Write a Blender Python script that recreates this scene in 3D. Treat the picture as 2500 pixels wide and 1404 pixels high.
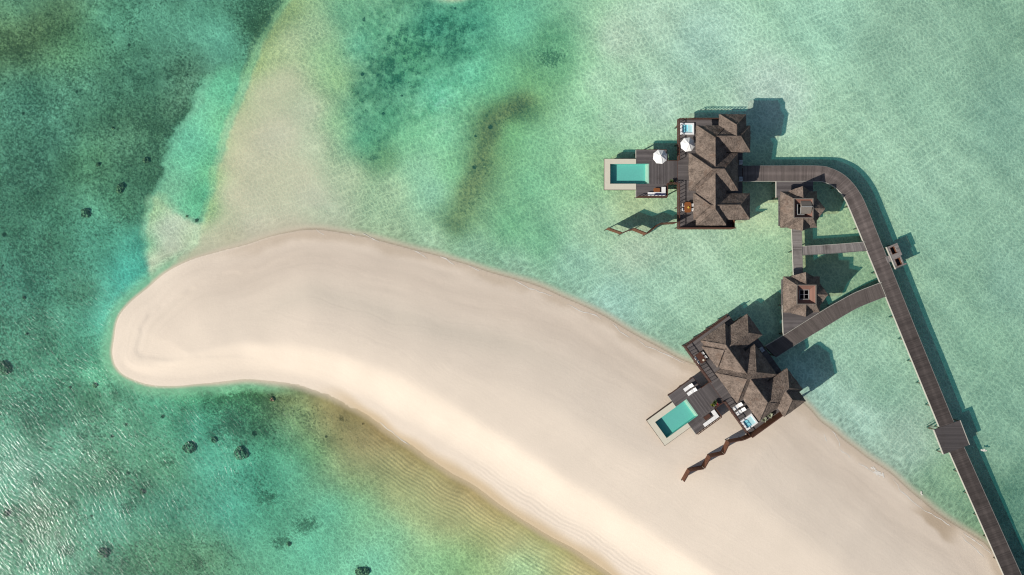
import bpy, bmesh, math, random
import numpy as np
from mathutils import Vector, noise as mnoise
random.seed(7)
np.random.seed(7)
R = math.radians
scene = bpy.context.scene
for o in list(bpy.data.objects):
    bpy.data.objects.remove(o)

# ------------------------------------------------------------------ camera, sky, sun, exposure
H = 133.0                                   # metres above the water
SC = 12.5                                   # photograph pixels (2500 wide) per metre at water level
cam = bpy.data.cameras.new('camera')
cam.sensor_width = 36.0
cam.lens = 36.0 * H / 200.0
cam.clip_start = 1.0
cam.clip_end = 6000.0
camo = bpy.data.objects.new('camera', cam)
camo.location = (0, 0, H)
camo.rotation_euler = (0, 0, 0)
scene.collection.objects.link(camo)
scene.camera = camo

SUN_EL = R(31.5)
SUN_DIR = Vector((-0.885 * math.cos(SUN_EL), -0.466 * math.cos(SUN_EL), math.sin(SUN_EL)))   # towards the sun
world = bpy.data.worlds.new('World')
scene.world = world
world.use_nodes = True
wn = world.node_tree
wn.nodes.clear()
sky = wn.nodes.new('ShaderNodeTexSky')
sky.sky_type = 'NISHITA'
sky.sun_disc = False
sky.ozone_density = 0.25
sky.sun_elevation = SUN_EL
sky.sun_rotation = math.atan2(SUN_DIR.x, SUN_DIR.y)
bg = wn.nodes.new('ShaderNodeBackground')
bg.inputs['Strength'].default_value = 0.068
wo = wn.nodes.new('ShaderNodeOutputWorld')
wn.links.new(sky.outputs[0], bg.inputs['Color'])
wn.links.new(bg.outputs[0], wo.inputs['Surface'])
sun = bpy.data.lights.new('sun', 'SUN')
sun.energy = 4.7
sun.angle = R(0.5)
sun.color = (1.0, 0.95, 0.87)
suno = bpy.data.objects.new('sun', sun)
suno.rotation_euler = SUN_DIR.to_track_quat('Z', 'Y').to_euler()
suno.location = (-60, -40, 90)
scene.collection.objects.link(suno)
scene.view_settings.view_transform = 'Standard'
scene.view_settings.look = 'None'
scene.view_settings.exposure = 0.15
scene.view_settings.gamma = 1.0
scene.cycles.pixel_filter_type = 'BLACKMAN_HARRIS'
scene.cycles.filter_width = 1.15
scene.cycles.transparent_max_bounces = 16
scene.cycles.max_bounces = 8
scene.cycles.caustics_reflective = False
scene.cycles.caustics_refractive = False

# ------------------------------------------------------------------ helpers
def P(px, py, z=0.0):
    k = (H - z) / H / SC
    return Vector(((px - 1250.0) * k, (702.0 - py) * k, z))

def lin(c):
    c = np.asarray(c, float) / 255.0
    return np.where(c <= 0.04045, c / 12.92, ((c + 0.055) / 1.055) ** 2.4)

def tag(o, label=None, cat=None, group=None, kind=None):
    if label: o['label'] = label
    if cat: o['category'] = cat
    if group: o['group'] = group
    if kind: o['kind'] = kind
    return o

def link(o):
    scene.collection.objects.link(o)
    return o

def empty(name, loc, label, cat, group=None, rz=0.0):
    o = bpy.data.objects.new(name, None)
    o.empty_display_size = 0.3
    o.location = loc
    o.rotation_euler = (0, 0, rz)
    link(o)
    return tag(o, label, cat, group)

def copy_tree(o, parent=None):
    c = o.copy()
    scene.collection.objects.link(c)
    if parent: c.parent = parent
    for ch in [x for x in scene.objects if x.parent == o]:
        copy_tree(ch, c)
    return c

class Frame:
    def __init__(s, O, eu, en):
        s.O = Vector(O); s.eu = Vector(eu).normalized(); s.en = Vector(en).normalized()
    def p(s, u, n, z):
        v = s.O + s.eu * u + s.en * n
        return Vector((v.x, v.y, z))
WF = Frame((0, 0, 0), (1, 0, 0), (0, 1, 0))

class MB:
    def __init__(s):
        s.v = []; s.f = []; s.uv = []; s.mi = []
    def face(s, pts, uv=None, mi=0):
        i = len(s.v)
        s.v += [Vector(p) for p in pts]
        s.f.append(list(range(i, i + len(pts))))
        s.uv.append(uv if uv else [(0, 0)] * len(pts))
        s.mi.append(mi)
    def box(s, F, u0, u1, n0, n1, z0, z1, along='u', mi=0):
        c = [F.p(u, n, z) for z in (z0, z1) for (u, n) in ((u0, n0), (u1, n0), (u1, n1), (u0, n1))]
        q = [(u0, n0), (u1, n0), (u1, n1), (u0, n1)]
        if along == 'n': q = [(b, a) for a, b in q]
        s.face([c[0], c[3], c[2], c[1]], q, mi)
        s.face([c[4], c[5], c[6], c[7]], q, mi)
        for a, b in ((0, 1), (1, 2), (2, 3), (3, 0)):
            L = (c[b] - c[a]).length
            s.face([c[a], c[b], c[b + 4], c[a + 4]], [(0, z0), (L, z0), (L, z1), (0, z1)], mi)
    def prism(s, F, poly, z0, z1, along='u', mi=0):
        uvs = [((a, b) if along == 'u' else (b, a)) for a, b in poly]
        s.face([F.p(a, b, z1) for a, b in poly], uvs, mi)
        s.face([F.p(a, b, z0) for a, b in reversed(poly)], uvs[::-1], mi)
        m = len(poly)
        for i in range(m):
            a, b = poly[i], poly[(i + 1) % m]
            L = math.hypot(a[0] - b[0], a[1] - b[1])
            s.face([F.p(a[0], a[1], z0), F.p(b[0], b[1], z0), F.p(b[0], b[1], z1), F.p(a[0], a[1], z1)],
                   [(0, z0), (L, z0), (L, z1), (0, z1)], mi)
    def tube(s, pts, r, n=8, r2=None, cap=True):
        pts = [Vector(p) for p in pts]
        rings = []
        m = len(pts)
        for i, p in enumerate(pts):
            d = (pts[min(i + 1, m - 1)] - pts[max(i - 1, 0)]).normalized()
            a = d.cross(Vector((0, 0, 1)))
            if a.length < 1e-3: a = Vector((1, 0, 0))
            a.normalize(); b = d.cross(a)
            rr = r if r2 is None else r + (r2 - r) * i / max(1, m - 1)
            rings.append([p + (a * math.cos(t) + b * math.sin(t)) * rr for t in [2 * math.pi * k / n for k in range(n)]])
        for i in range(m - 1):
            for k in range(n):
                k2 = (k + 1) % n
                s.face([rings[i][k], rings[i][k2], rings[i + 1][k2], rings[i + 1][k]])
        if cap:
            s.face(rings[0][::-1]); s.face(rings[-1])
    def bar(s, a, b, w, z0, z1):
        a = Vector(a); b = Vector(b)
        d = Vector((b.x - a.x, b.y - a.y, 0)); L = d.length
        if L < 1e-6: return
        d /= L
        F = Frame((a.x, a.y, 0), d, Vector((-d.y, d.x, 0)))
        s.box(F, 0, L, -w / 2, w / 2, z0, z1)
    def slope(s, e0, e1, r0, r1, step=0.45, amp=0.05, jag=0.09):
        e0, e1, r0, r1 = map(Vector, (e0, e1, r0, r1))
        nu = max(2, int((e1 - e0).length / step)); nt = max(2, int(max((r0 - e0).length, (r1 - e1).length) / step))
        nrm = (e1 - e0).cross(r0 - e0)
        if nrm.length < 1e-6: nrm = (e1 - e0).cross(r1 - e0)
        nrm.normalize()
        if nrm.z < 0: nrm = -nrm
        down = ((e0 + e1) - (r0 + r1)).normalized()
        def pt(i, j):
            a = i / nu; t = j / nt
            p = e0.lerp(e1, a).lerp(r0.lerp(r1, a), t)
            q = p + nrm * (amp * mnoise.noise(p * 1.3) + 0.6 * amp * mnoise.noise(p * 3.1))
            if j == 0 and 0 < i < nu: q = q + down * (jag * mnoise.noise(p * 4.7) * 1.6)
            return q
        g = [[pt(i, j) for j in range(nt + 1)] for i in range(nu + 1)]
        Le = (e1 - e0).length; Ls = (r0 - e0).length
        for i in range(nu):
            for j in range(nt):
                s.face([g[i][j], g[i + 1][j], g[i + 1][j + 1], g[i][j + 1]],
                       [(i / nu * Le, j / nt * Ls), ((i + 1) / nu * Le, j / nt * Ls), ((i + 1) / nu * Le, (j + 1) / nt * Ls), (i / nu * Le, (j + 1) / nt * Ls)])
        # thick thatch edge hanging below the eave row
        for i in range(nu):
            a, b = g[i][0], g[i + 1][0]
            da = Vector((0, 0, -0.34 + 0.08 * mnoise.noise(a * 5))); db = Vector((0, 0, -0.34 + 0.08 * mnoise.noise(b * 5)))
            s.face([a + da, b + db, b, a], [(0, 0), (.4, 0), (.4, .3), (0, .3)])
    def build(s, name, mat, parent=None, smooth=False, merge=0.0005, normals=True):
        off = parent.location.copy() if parent is not None else Vector((0, 0, 0))
        bm = bmesh.new()
        uvl = bm.loops.layers.uv.new('UVMap')
        for f, uv, mi in zip(s.f, s.uv, s.mi):
            vs = [bm.verts.new(s.v[i] - off) for i in f]
            try:
                fc = bm.faces.new(vs)
            except ValueError:
                continue
            fc.material_index = mi
            fc.smooth = smooth
            for lp, q in zip(fc.loops, uv): lp[uvl].uv = q
        bmesh.ops.remove_doubles(bm, verts=bm.verts, dist=merge)
        bmesh.ops.dissolve_degenerate(bm, edges=bm.edges, dist=1e-5)
        big = [f for f in bm.faces if len(f.verts) > 4]
        if big: bmesh.ops.triangulate(bm, faces=big)
        if normals: bmesh.ops.recalc_face_normals(bm, faces=bm.faces)
        me = bpy.data.meshes.new(name)
        bm.to_mesh(me); bm.free()
        for m in (mat if isinstance(mat, (list, tuple)) else [mat]): me.materials.append(m)
        o = link(bpy.data.objects.new(name, me))
        if parent is not None: o.parent = parent
        return o

# ------------------------------------------------------------------ materials
class NT:
    def __init__(s, name):
        s.m = bpy.data.materials.new(name); s.m.use_nodes = True
        s.t = s.m.node_tree; s.t.nodes.clear()
        s.out = s.n('ShaderNodeOutputMaterial')
    def n(s, typ, **kw):
        x = s.t.nodes.new(typ)
        for k, v in kw.items(): setattr(x, k, v)
        return x
    def l(s, a, b): s.t.links.new(a, b)
    def val(s, node, key, v):
        if isinstance(v, bpy.types.NodeSocket): s.l(v, node.inputs[key])
        else: node.inputs[key].default_value = v
    def math(s, op, a, b=0.0, clamp=False):
        x = s.n('ShaderNodeMath', operation=op); x.use_clamp = clamp
        s.val(x, 0, a); s.val(x, 1, b); return x.outputs[0]
    def mix(s, f, a, b, blend='MIX'):
        x = s.n('ShaderNodeMix', data_type='RGBA', blend_type=blend)
        s.val(x, 0, f)
        s.val(x, 6, a if isinstance(a, bpy.types.NodeSocket) else (*a, 1)); s.val(x, 7, b if isinstance(b, bpy.types.NodeSocket) else (*b, 1))
        return x.outputs[2]
    def noise(s, vec, scale, detail=4, rough=0.55, dim='3D', dist=0.0):
        x = s.n('ShaderNodeTexNoise', noise_dimensions=dim)
        if vec is not None: s.l(vec, x.inputs['Vector'])
        x.inputs['Scale'].default_value = scale; x.inputs['Detail'].default_value = detail
        x.inputs['Roughness'].default_value = rough; x.inputs['Distortion'].default_value = dist
        return x.outputs['Fac']
    def ramp(s, f, lo, hi, a=0.0, b=1.0):
        x = s.n('ShaderNodeMapRange', interpolation_type='SMOOTHSTEP')
        s.val(x, 0, f); x.inputs[1].default_value = lo; x.inputs[2].default_value = hi
        x.inputs[3].default_value = a; x.inputs[4].default_value = b
        return x.outputs[0]
    def mapping(s, vec, rot=0.0, scale=(1, 1, 1), loc=(0, 0, 0)):
        x = s.n('ShaderNodeMapping'); s.l(vec, x.inputs[0])
        x.inputs['Rotation'].default_value = (0, 0, rot); x.inputs['Scale'].default_value = scale; x.inputs['Location'].default_value = loc
        return x.outputs[0]
    def aniso(s, vec, ang, sx, sy):
        return s.mapping(s.mapping(vec, R(ang)), 0.0, (sx, sy, 1))
    def bump(s, h, dist, strength=1.0, normal=None):
        x = s.n('ShaderNodeBump'); s.l(h, x.inputs['Height'])
        x.inputs['Distance'].default_value = dist; x.inputs['Strength'].default_value = strength
        if normal is not None: s.l(normal, x.inputs['Normal'])
        return x.outputs[0]
    def pbr(s, color, rough=0.8, normal=None, spec=0.3):
        x = s.n('ShaderNodeBsdfPrincipled')
        s.val(x, 'Base Color', color if isinstance(color, bpy.types.NodeSocket) else (*color, 1))
        s.val(x, 'Roughness', rough)
        x.inputs['Specular IOR Level'].default_value = spec
        if normal is not None: s.l(normal, x.inputs['Normal'])
        s.l(x.outputs[0], s.out.inputs['Surface'])
        return x
    def pos(s): return s.n('ShaderNodeNewGeometry').outputs['Position']
    def objc(s): return s.n('ShaderNodeTexCoord').outputs['Object']
    def uv(s): return s.n('ShaderNodeTexCoord').outputs['UV']
    def attr(s, name):
        x = s.n('ShaderNodeAttribute'); x.attribute_name = name; return x
    def sep(s, v):
        x = s.n('ShaderNodeSeparateXYZ'); s.l(v, x.inputs[0]); return x.outputs
    def comb(s, a, b, c=0.0):
        x = s.n('ShaderNodeCombineXYZ'); s.val(x, 0, a); s.val(x, 1, b); s.val(x, 2, c); return x.outputs[0]

def plain(name, col, rough=0.7, var=0.18, scale=3.0, spec=0.3, bump=0.0):
    t = NT(name)
    p = t.pos()
    n = t.noise(p, scale, 5)
    c = t.mix(n, tuple(x * (1 - var) for x in col), tuple(min(1, x * (1 + var)) for x in col))
    nm = t.bump(t.noise(p, scale * 6, 3), bump) if bump else None
    t.pbr(c, rough, nm, spec)
    return t.m

def planks(name, a, b, width=0.2, dirt=(0.05, 0.04, 0.035), seam=True, tread=None):
    t = NT(name)
    u = t.uv(); s = t.sep(u)
    idx = t.math('FLOOR', t.math('DIVIDE', s[0], width))
    w = t.n('ShaderNodeTexWhiteNoise', noise_dimensions='1D'); t.l(idx, w.inputs['W'])
    idx2 = t.math('FLOOR', t.math('DIVIDE', s[0], width * 4.3))
    w2 = t.n('ShaderNodeTexWhiteNoise', noise_dimensions='1D'); t.l(idx2, w2.inputs['W'])
    wv = t.math('ADD', t.math('MULTIPLY', w.outputs[0], 0.62), t.math('MULTIPLY', w2.outputs[0], 0.38))
    g = t.noise(t.comb(t.math('MULTIPLY', s[0], 9.0), t.math('MULTIPLY', s[1], 0.9)), 1.0, 4)
    f = t.math('ADD', t.math('MULTIPLY', wv, 0.75), t.math('MULTIPLY', g, 0.4), True)
    c = t.mix(f, a, b)
    st = t.ramp(t.noise(t.pos(), 0.45, 5, 0.6), 0.5, 0.75)
    c = t.mix(t.math('MULTIPLY', st, 0.45), c, dirt)
    if tread:
        # the far end is laid in darker boards; the middle is worn paler by feet
        k = t.ramp(s[0], tread[0], tread[1], 1.0, 0.46)
        mid = t.math('ABSOLUTE', t.math('SUBTRACT', s[1], 1.45))
        k = t.math('MULTIPLY', k, t.ramp(mid, 0.0, 0.55, 1.32, 1.0))
        c = t.mix(1.0, c, t.comb(k, k, k), 'MULTIPLY')
    if seam:
        fr = t.math('FRACT', t.math('DIVIDE', s[0], width))
        gap = t.math('LESS_THAN', fr, 0.09)
        c = t.mix(t.math('MULTIPLY', gap, 0.75), c, (0.012, 0.01, 0.01))
    t.pbr(c, 0.75, t.bump(f, 0.01), 0.25)
    return t.m

def thatch(name, a, b):
    t = NT(name)
    p = t.pos(); u = t.uv()
    s = t.sep(u)
    f1 = t.noise(t.comb(t.math('MULTIPLY', s[0], 5.5), t.math('MULTIPLY', s[1], 1.6)), 1.0, 5, 0.7)
    f2 = t.noise(p, 0.9, 4)
    f3 = t.noise(p, 3.4, 3, 0.75)
    f = t.ramp(t.math('ADD', t.math('ADD', t.math('MULTIPLY', f1, 0.45), t.math('MULTIPLY', f2, 0.3)), t.math('MULTIPLY', f3, 0.22)), 0.30, 0.70)
    c = t.mix(f, a, b)
    brown = t.ramp(t.noise(p, 0.55, 3), 0.55, 0.72)
    c = t.mix(t.math('MULTIPLY', brown, 0.35), c, (0.13, 0.075, 0.05))
    lay = t.math('FRACT', t.math('MULTIPLY', s[1], 1.9))
    h = t.math('ADD', t.math('MULTIPLY', f1, 1.0), t.math('MULTIPLY', f3, 1.0))
    t.pbr(c, 0.95, t.bump(h, 0.12), 0.1)
    return t.m

M = {}
M['thatch'] = thatch('thatch', (0.058, 0.045, 0.038), (0.300, 0.236, 0.196))
M['deck'] = planks('weathered_deck', (0.050, 0.044, 0.046), (0.175, 0.155, 0.152), 0.24)
M['jetty'] = planks('jetty_boards', (0.080, 0.065, 0.060), (0.190, 0.156, 0.143), 0.19, tread=(22.0, 62.0))
M['walk'] = planks('pale_boards', (0.11, 0.095, 0.09), (0.31, 0.28, 0.265), 0.22)
M['redwood'] = planks('red_timber', (0.085, 0.035, 0.020), (0.18, 0.075, 0.042), 0.15, (0.09, 0.045, 0.03))
M['rail'] = plain('rail_timber', (0.085, 0.038, 0.026), 0.6)
M['darkwood'] = plain('dark_timber', (0.055, 0.038, 0.03), 0.7)
M['teak'] = plain('teak', (0.24, 0.085, 0.028), 0.5, 0.2, 5)
M['fascia'] = plain('pale_fascia', (0.40, 0.385, 0.34), 0.7)
M['shadeedge'] = plain('shaded_edge', (0.17, 0.165, 0.16), 0.7)  # darker fascia: shade of beams turned from the sun put into the colour
M['stone'] = plain('pool_coping', (0.62, 0.58, 0.47), 0.8, 0.08, 2)
M['white'] = plain('white_fabric', (0.80, 0.79, 0.77), 0.8, 0.04, 2)
M['acrylic'] = plain('white_acrylic', (0.82, 0.82, 0.82), 0.3, 0.03, 2, 0.5)
M['navy'] = plain('navy_fabric', (0.03, 0.035, 0.10), 0.9)
M['slate'] = plain('slate_fabric', (0.05, 0.055, 0.065), 0.9)
M['post'] = plain('piling', (0.10, 0.085, 0.06), 0.85, 0.3)
M['metal'] = plain('grey_metal', (0.35, 0.35, 0.36), 0.4, 0.05)
M['boxwhite'] = plain('grey_white_casing', (0.5, 0.52, 0.54), 0.5, 0.05)
M['dullframe'] = plain('dull_frame', (0.30, 0.30, 0.29), 0.7)
M['black'] = plain('black_opening', (0.012, 0.012, 0.014), 0.6)
M['plaster'] = plain('plaster', (0.40, 0.36, 0.30), 0.9)
M['clay'] = planks('brown_boarding', (0.15, 0.075, 0.055), (0.25, 0.135, 0.105), 0.3, (0.12, 0.07, 0.05))
M['shingle'] = plain('grey_shingle', (0.17, 0.15, 0.13), 0.9, 0.25, 6)
M['leaf'] = plain('leaf', (0.06, 0.10, 0.03), 0.6, 0.4, 8)
M['limeleaf'] = plain('lime_leaf', (0.16, 0.19, 0.02), 0.6, 0.3, 8)
M['redleaf'] = plain('red_leaf', (0.30, 0.05, 0.05), 0.6, 0.3, 8)
M['paleleaf'] = plain('silver_leaf', (0.34, 0.36, 0.26), 0.7, 0.3, 8)
M['terracotta'] = plain('terracotta', (0.20, 0.10, 0.06), 0.8)
M['yellow'] = plain('yellow_bloom', (0.65, 0.45, 0.08), 0.7)
M['tile'] = plain('turquoise_tile', (0.17, 0.52, 0.45), 0.4, 0.05, 1.5)
M['ledge'] = plain('pale_tile', (0.45, 0.62, 0.50), 0.5, 0.05)
M['tubtile'] = plain('blue_tub', (0.30, 0.66, 0.78), 0.3, 0.05)
M['tubpale'] = plain('pale_tub', (0.62, 0.80, 0.85), 0.3, 0.05)
def glassy():
    t = NT('door_glass'); t.pbr((0.02, 0.03, 0.035), 0.08, None, 0.6); return t.m
M['glass'] = glassy()
def thin_ior(t, fr):
    # the water is one thin sheet: the same reflectance from above and from below
    bf = t.n('ShaderNodeNewGeometry').outputs['Backfacing']
    t.l(t.math('SUBTRACT', 1.33, t.math('MULTIPLY', bf, 1.33 - 1 / 1.33)), fr.inputs[0])
def poolwater():
    t = NT('pool_water')
    tr = t.n('ShaderNodeBsdfTransparent'); tr.inputs[0].default_value = (0.90, 0.985, 0.98, 1)
    gl = t.n('ShaderNodeBsdfGlossy'); gl.inputs['Roughness'].default_value = 0.08
    nm = t.bump(t.noise(t.pos(), 2.2, 3), 0.03)
    t.l(nm, gl.inputs['Normal'])
    fr = t.n('ShaderNodeFresnel'); thin_ior(t, fr); t.l(nm, fr.inputs['Normal'])
    mx = t.n('ShaderNodeMixShader'); t.l(fr.outputs[0], mx.inputs[0]); t.l(tr.outputs[0], mx.inputs[1]); t.l(gl.outputs[0], mx.inputs[2])
    t.l(mx.outputs[0], t.out.inputs['Surface'])
    return t.m
M['poolwater'] = poolwater()

# ------------------------------------------------------------------ terrain fields (photograph pixel coordinates at water level)
NORTH = [(278, 830), (285, 790), (300, 760), (330, 725), (372, 691), (420, 656), (480, 629), (540, 613), (600, 597), (660, 578), (710, 566), (750, 561),
         (800, 563), (860, 573), (950, 594), (1050, 620), (1150, 650), (1250, 680), (1320, 702), (1400, 735), (1460, 765), (1520, 800), (1580, 835),
         (1640, 868), (1700, 893), (1780, 915), (1880, 945), (1940, 970), (1972, 996), (2000, 1028), (2037, 1053), (2075, 1085), (2115, 1115), (2150, 1140), (2182, 1163),
         (2225, 1203), (2275, 1243), (2325, 1278), (2375, 1310), (2420, 1345), (2440, 1372), (2456, 1404), (2500, 1460), (2700, 1640), (3400, 2300)]
SOUTH = [(278, 830), (275, 860), (283, 890), (305, 915), (340, 932), (380, 941), (430, 943), (490, 938), (550, 930), (610, 926), (660, 929), (710, 937),
         (770, 952), (800, 962), (840, 985), (900, 1016), (950, 1053), (1000, 1085), (1050, 1120), (1100, 1153), (1150, 1180), (1200, 1218), (1250, 1249),
         (1300, 1283), (1350, 1313), (1400, 1340), (1450, 1373), (1490, 1400), (1600, 1475), (1800, 1610), (2400, 2000), (2900, 2300)]

def smooth_line(pts, k=5):
    out = []
    n = len(pts)
    for i in range(n - 1):
        p0, p1, p2, p3 = [np.array(pts[min(max(j, 0), n - 1)], float) for j in (i - 1, i, i + 1, i + 2)]
        for a in range(k):
            t = a / k
            out.append(0.5 * (2 * p1 + (p2 - p0) * t + (2 * p0 - 5 * p1 + 4 * p2 - p3) * t * t + (-p0 + 3 * p1 - 3 * p2 + p3) * t ** 3))
    out.append(np.array(pts[-1], float))
    return np.array(out)

def seg_dist(X, Y, line):
    d2 = np.full(X.shape, 1e18)
    for (ax, ay), (bx, by) in zip(line[:-1], line[1:]):
        vx, vy = bx - ax, by - ay
        L2 = vx * vx + vy * vy + 1e-9
        t = np.clip(((X - ax) * vx + (Y - ay) * vy) / L2, 0, 1)
        d2 = np.minimum(d2, (X - ax - t * vx) ** 2 + (Y - ay - t * vy) ** 2)
    return np.sqrt(d2)

def inside(X, Y, poly):
    c = np.zeros(X.shape, bool)
    n = len(poly)
    for i in range(n):
        x1, y1 = poly[i]; x2, y2 = poly[(i + 1) % n]
        if y1 == y2: continue
        c ^= ((Y < y1) != (Y < y2)) & (X < (x2 - x1) * (Y - y1) / (y2 - y1) + x1)
    return c

def sdf(X, Y, poly):
    line = np.array(list(poly) + [poly[0]], float)
    d = seg_dist(X, Y, line)
    return np.where(inside(X, Y, poly), d, -d)

def vnoise(X, Y, s, seed):
    rng = np.random.RandomState(seed)
    tab = rng.rand(256, 256)
    x = X / s; y = Y / s
    xi = np.floor(x).astype(int); yi = np.floor(y).astype(int)
    fx = x - xi; fy = y - yi
    fx = fx * fx * (3 - 2 * fx); fy = fy * fy * (3 - 2 * fy)
    g = lambda a, b: tab[a & 255, b & 255]
    return (g(xi, yi) * (1 - fx) + g(xi + 1, yi) * fx) * (1 - fy) + (g(xi, yi + 1) * (1 - fx) + g(xi + 1, yi + 1) * fx) * fy - 0.5

def sstep(a, b, x):
    t = np.clip((x - a) / (b - a), 0, 1)
    return t * t * (3 - 2 * t)

def idw(X, Y, pts, power=3.4, soft=36.0):
    num = np.zeros(X.shape + (3,)); den = np.zeros(X.shape)
    for x, y, r, g, b in pts:
        w = 1.0 / ((X - x) ** 2 + (Y - y) ** 2 + soft * soft) ** (power / 2)
        c = lin((r, g, b))
        num += w[..., None] * c; den += w
    return num / den[..., None]

LAGOON = [(2450, 50, 118, 163, 134), (2200, 100, 130, 174, 145), (2000, 60, 140, 190, 160), (1880, 230, 160, 203, 172), (1700, 100, 150, 203, 170), (1600, 60, 155, 205, 165),
 (1500, 100, 160, 205, 165), (1450, 200, 150, 205, 160), (1500, 300, 150, 202, 160), (1600, 250, 155, 205, 168), (1400, 300, 136, 193, 150), (1250, 60, 112, 186, 152),
 (1150, 60, 76, 150, 125), (1050, 70, 66, 140, 116), (900, 100, 96, 160, 126), (830, 40, 110, 170, 135), (870, 110, 105, 180, 150), (950, 200, 70, 140, 112), (1000, 140, 66, 132, 100), (1100, 130, 72, 140, 112), (1060, 230, 108, 188, 155),
 (1150, 180, 110, 192, 158), (1210, 210, 120, 192, 148), (880, 220, 72, 140, 112), (860, 290, 82, 155, 125), (940, 290, 76, 150, 118), (1340, 110, 88, 152, 112), (1355, 165, 84, 145, 104), (1300, 210, 110, 170, 120), (1285, 255, 92, 136, 92), (1235, 265, 96, 128, 82), (1190, 320, 94, 124, 82),
 (1170, 390, 106, 140, 96), (1145, 460, 108, 140, 100), (1120, 510, 116, 152, 112), (1110, 540, 118, 158, 116), (1240, 330, 118, 180, 128), (1080, 330, 135, 200, 160), (1000, 330, 128, 194, 150), (885, 340, 78, 160, 128), (900, 370, 80, 150, 115), (925, 388, 102, 145, 100), (1020, 420, 152, 203, 168), (1050, 470, 155, 206, 176),
 (1100, 420, 130, 190, 145), (1300, 350, 126, 187, 142), (1300, 450, 118, 180, 138), (1250, 550, 116, 176, 134), (1320, 590, 116, 177, 136), (1400, 450, 135, 194, 146), (1450, 550, 145, 187, 150), (1400, 650, 138, 188, 158),
 (1550, 620, 157, 190, 160), (1600, 700, 145, 190, 160), (1500, 740, 145, 194, 170), (1650, 820, 145, 190, 158), (1750, 700, 150, 194, 160), (1700, 600, 152, 192, 160), (1850, 620, 145, 190, 150), (1850, 530, 160, 192, 150), (1540, 500, 155, 185, 140), (1450, 420, 140, 190, 140),
 (2050, 540, 136, 172, 132), (2000, 640, 140, 170, 130), (2120, 700, 120, 160, 125), (2250, 450, 140, 185, 155), (2150, 350, 145, 190, 158), (2250, 250, 130, 176, 146), (2450, 300, 118, 164, 138), (2450, 700, 118, 163, 138), (2350, 700, 125, 170, 140), (2300, 560, 130, 176, 146),
 (2450, 1000, 118, 163, 135), (2400, 850, 122, 168, 138), (2100, 850, 140, 184, 154), (2150, 950, 135, 180, 150), (2200, 1080, 145, 180, 155), (2100, 1020, 150, 190, 166), (2300, 1200, 124, 165, 130), (2400, 1330, 124, 164, 125), (2480, 1250, 96, 142, 116), (2490, 1350, 90, 135, 112), (1980, 980, 150, 192, 168),
 (700, 100, 172, 188, 152), (760, 80, 165, 192, 154), (690, 200, 185, 190, 158), (680, 330, 192, 190, 164), (750, 270, 185, 194, 165), (815, 200, 146, 184, 135), (820, 300, 150, 190, 145), (790, 130, 145, 185, 140), (600, 400, 192, 188, 160), (560, 480, 188, 185, 158),
 (620, 480, 190, 188, 160), (720, 430, 190, 190, 160), (850, 430, 180, 195, 162), (950, 470, 170, 195, 160), (800, 520, 182, 195, 166), (950, 560, 166, 190, 156), (550, 570, 185, 185, 155), (620, 560, 190, 190, 165), (520, 610, 182, 186, 158), (1050, 590, 160, 190, 160),
 (1150, 620, 150, 190, 160), (1250, 660, 150, 190, 162), (520, 340, 145, 178, 122), (503, 430, 142, 186, 128), (500, 505, 146, 188, 132), (552, 250, 135, 170, 116), (605, 150, 135, 160, 105), (640, 80, 118, 145, 92), (570, 330, 188, 187, 155), (690, 30, 128, 156, 108), (560, 400, 186, 185, 152), (640, 240, 184, 188, 156), (590, 290, 178, 184, 148), (660, 130, 160, 180, 135), (700, 560, 188, 188, 162), (640, 340, 190, 188, 162), (760, 350, 182, 194, 164), (760, 480, 186, 193, 164)]
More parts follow.
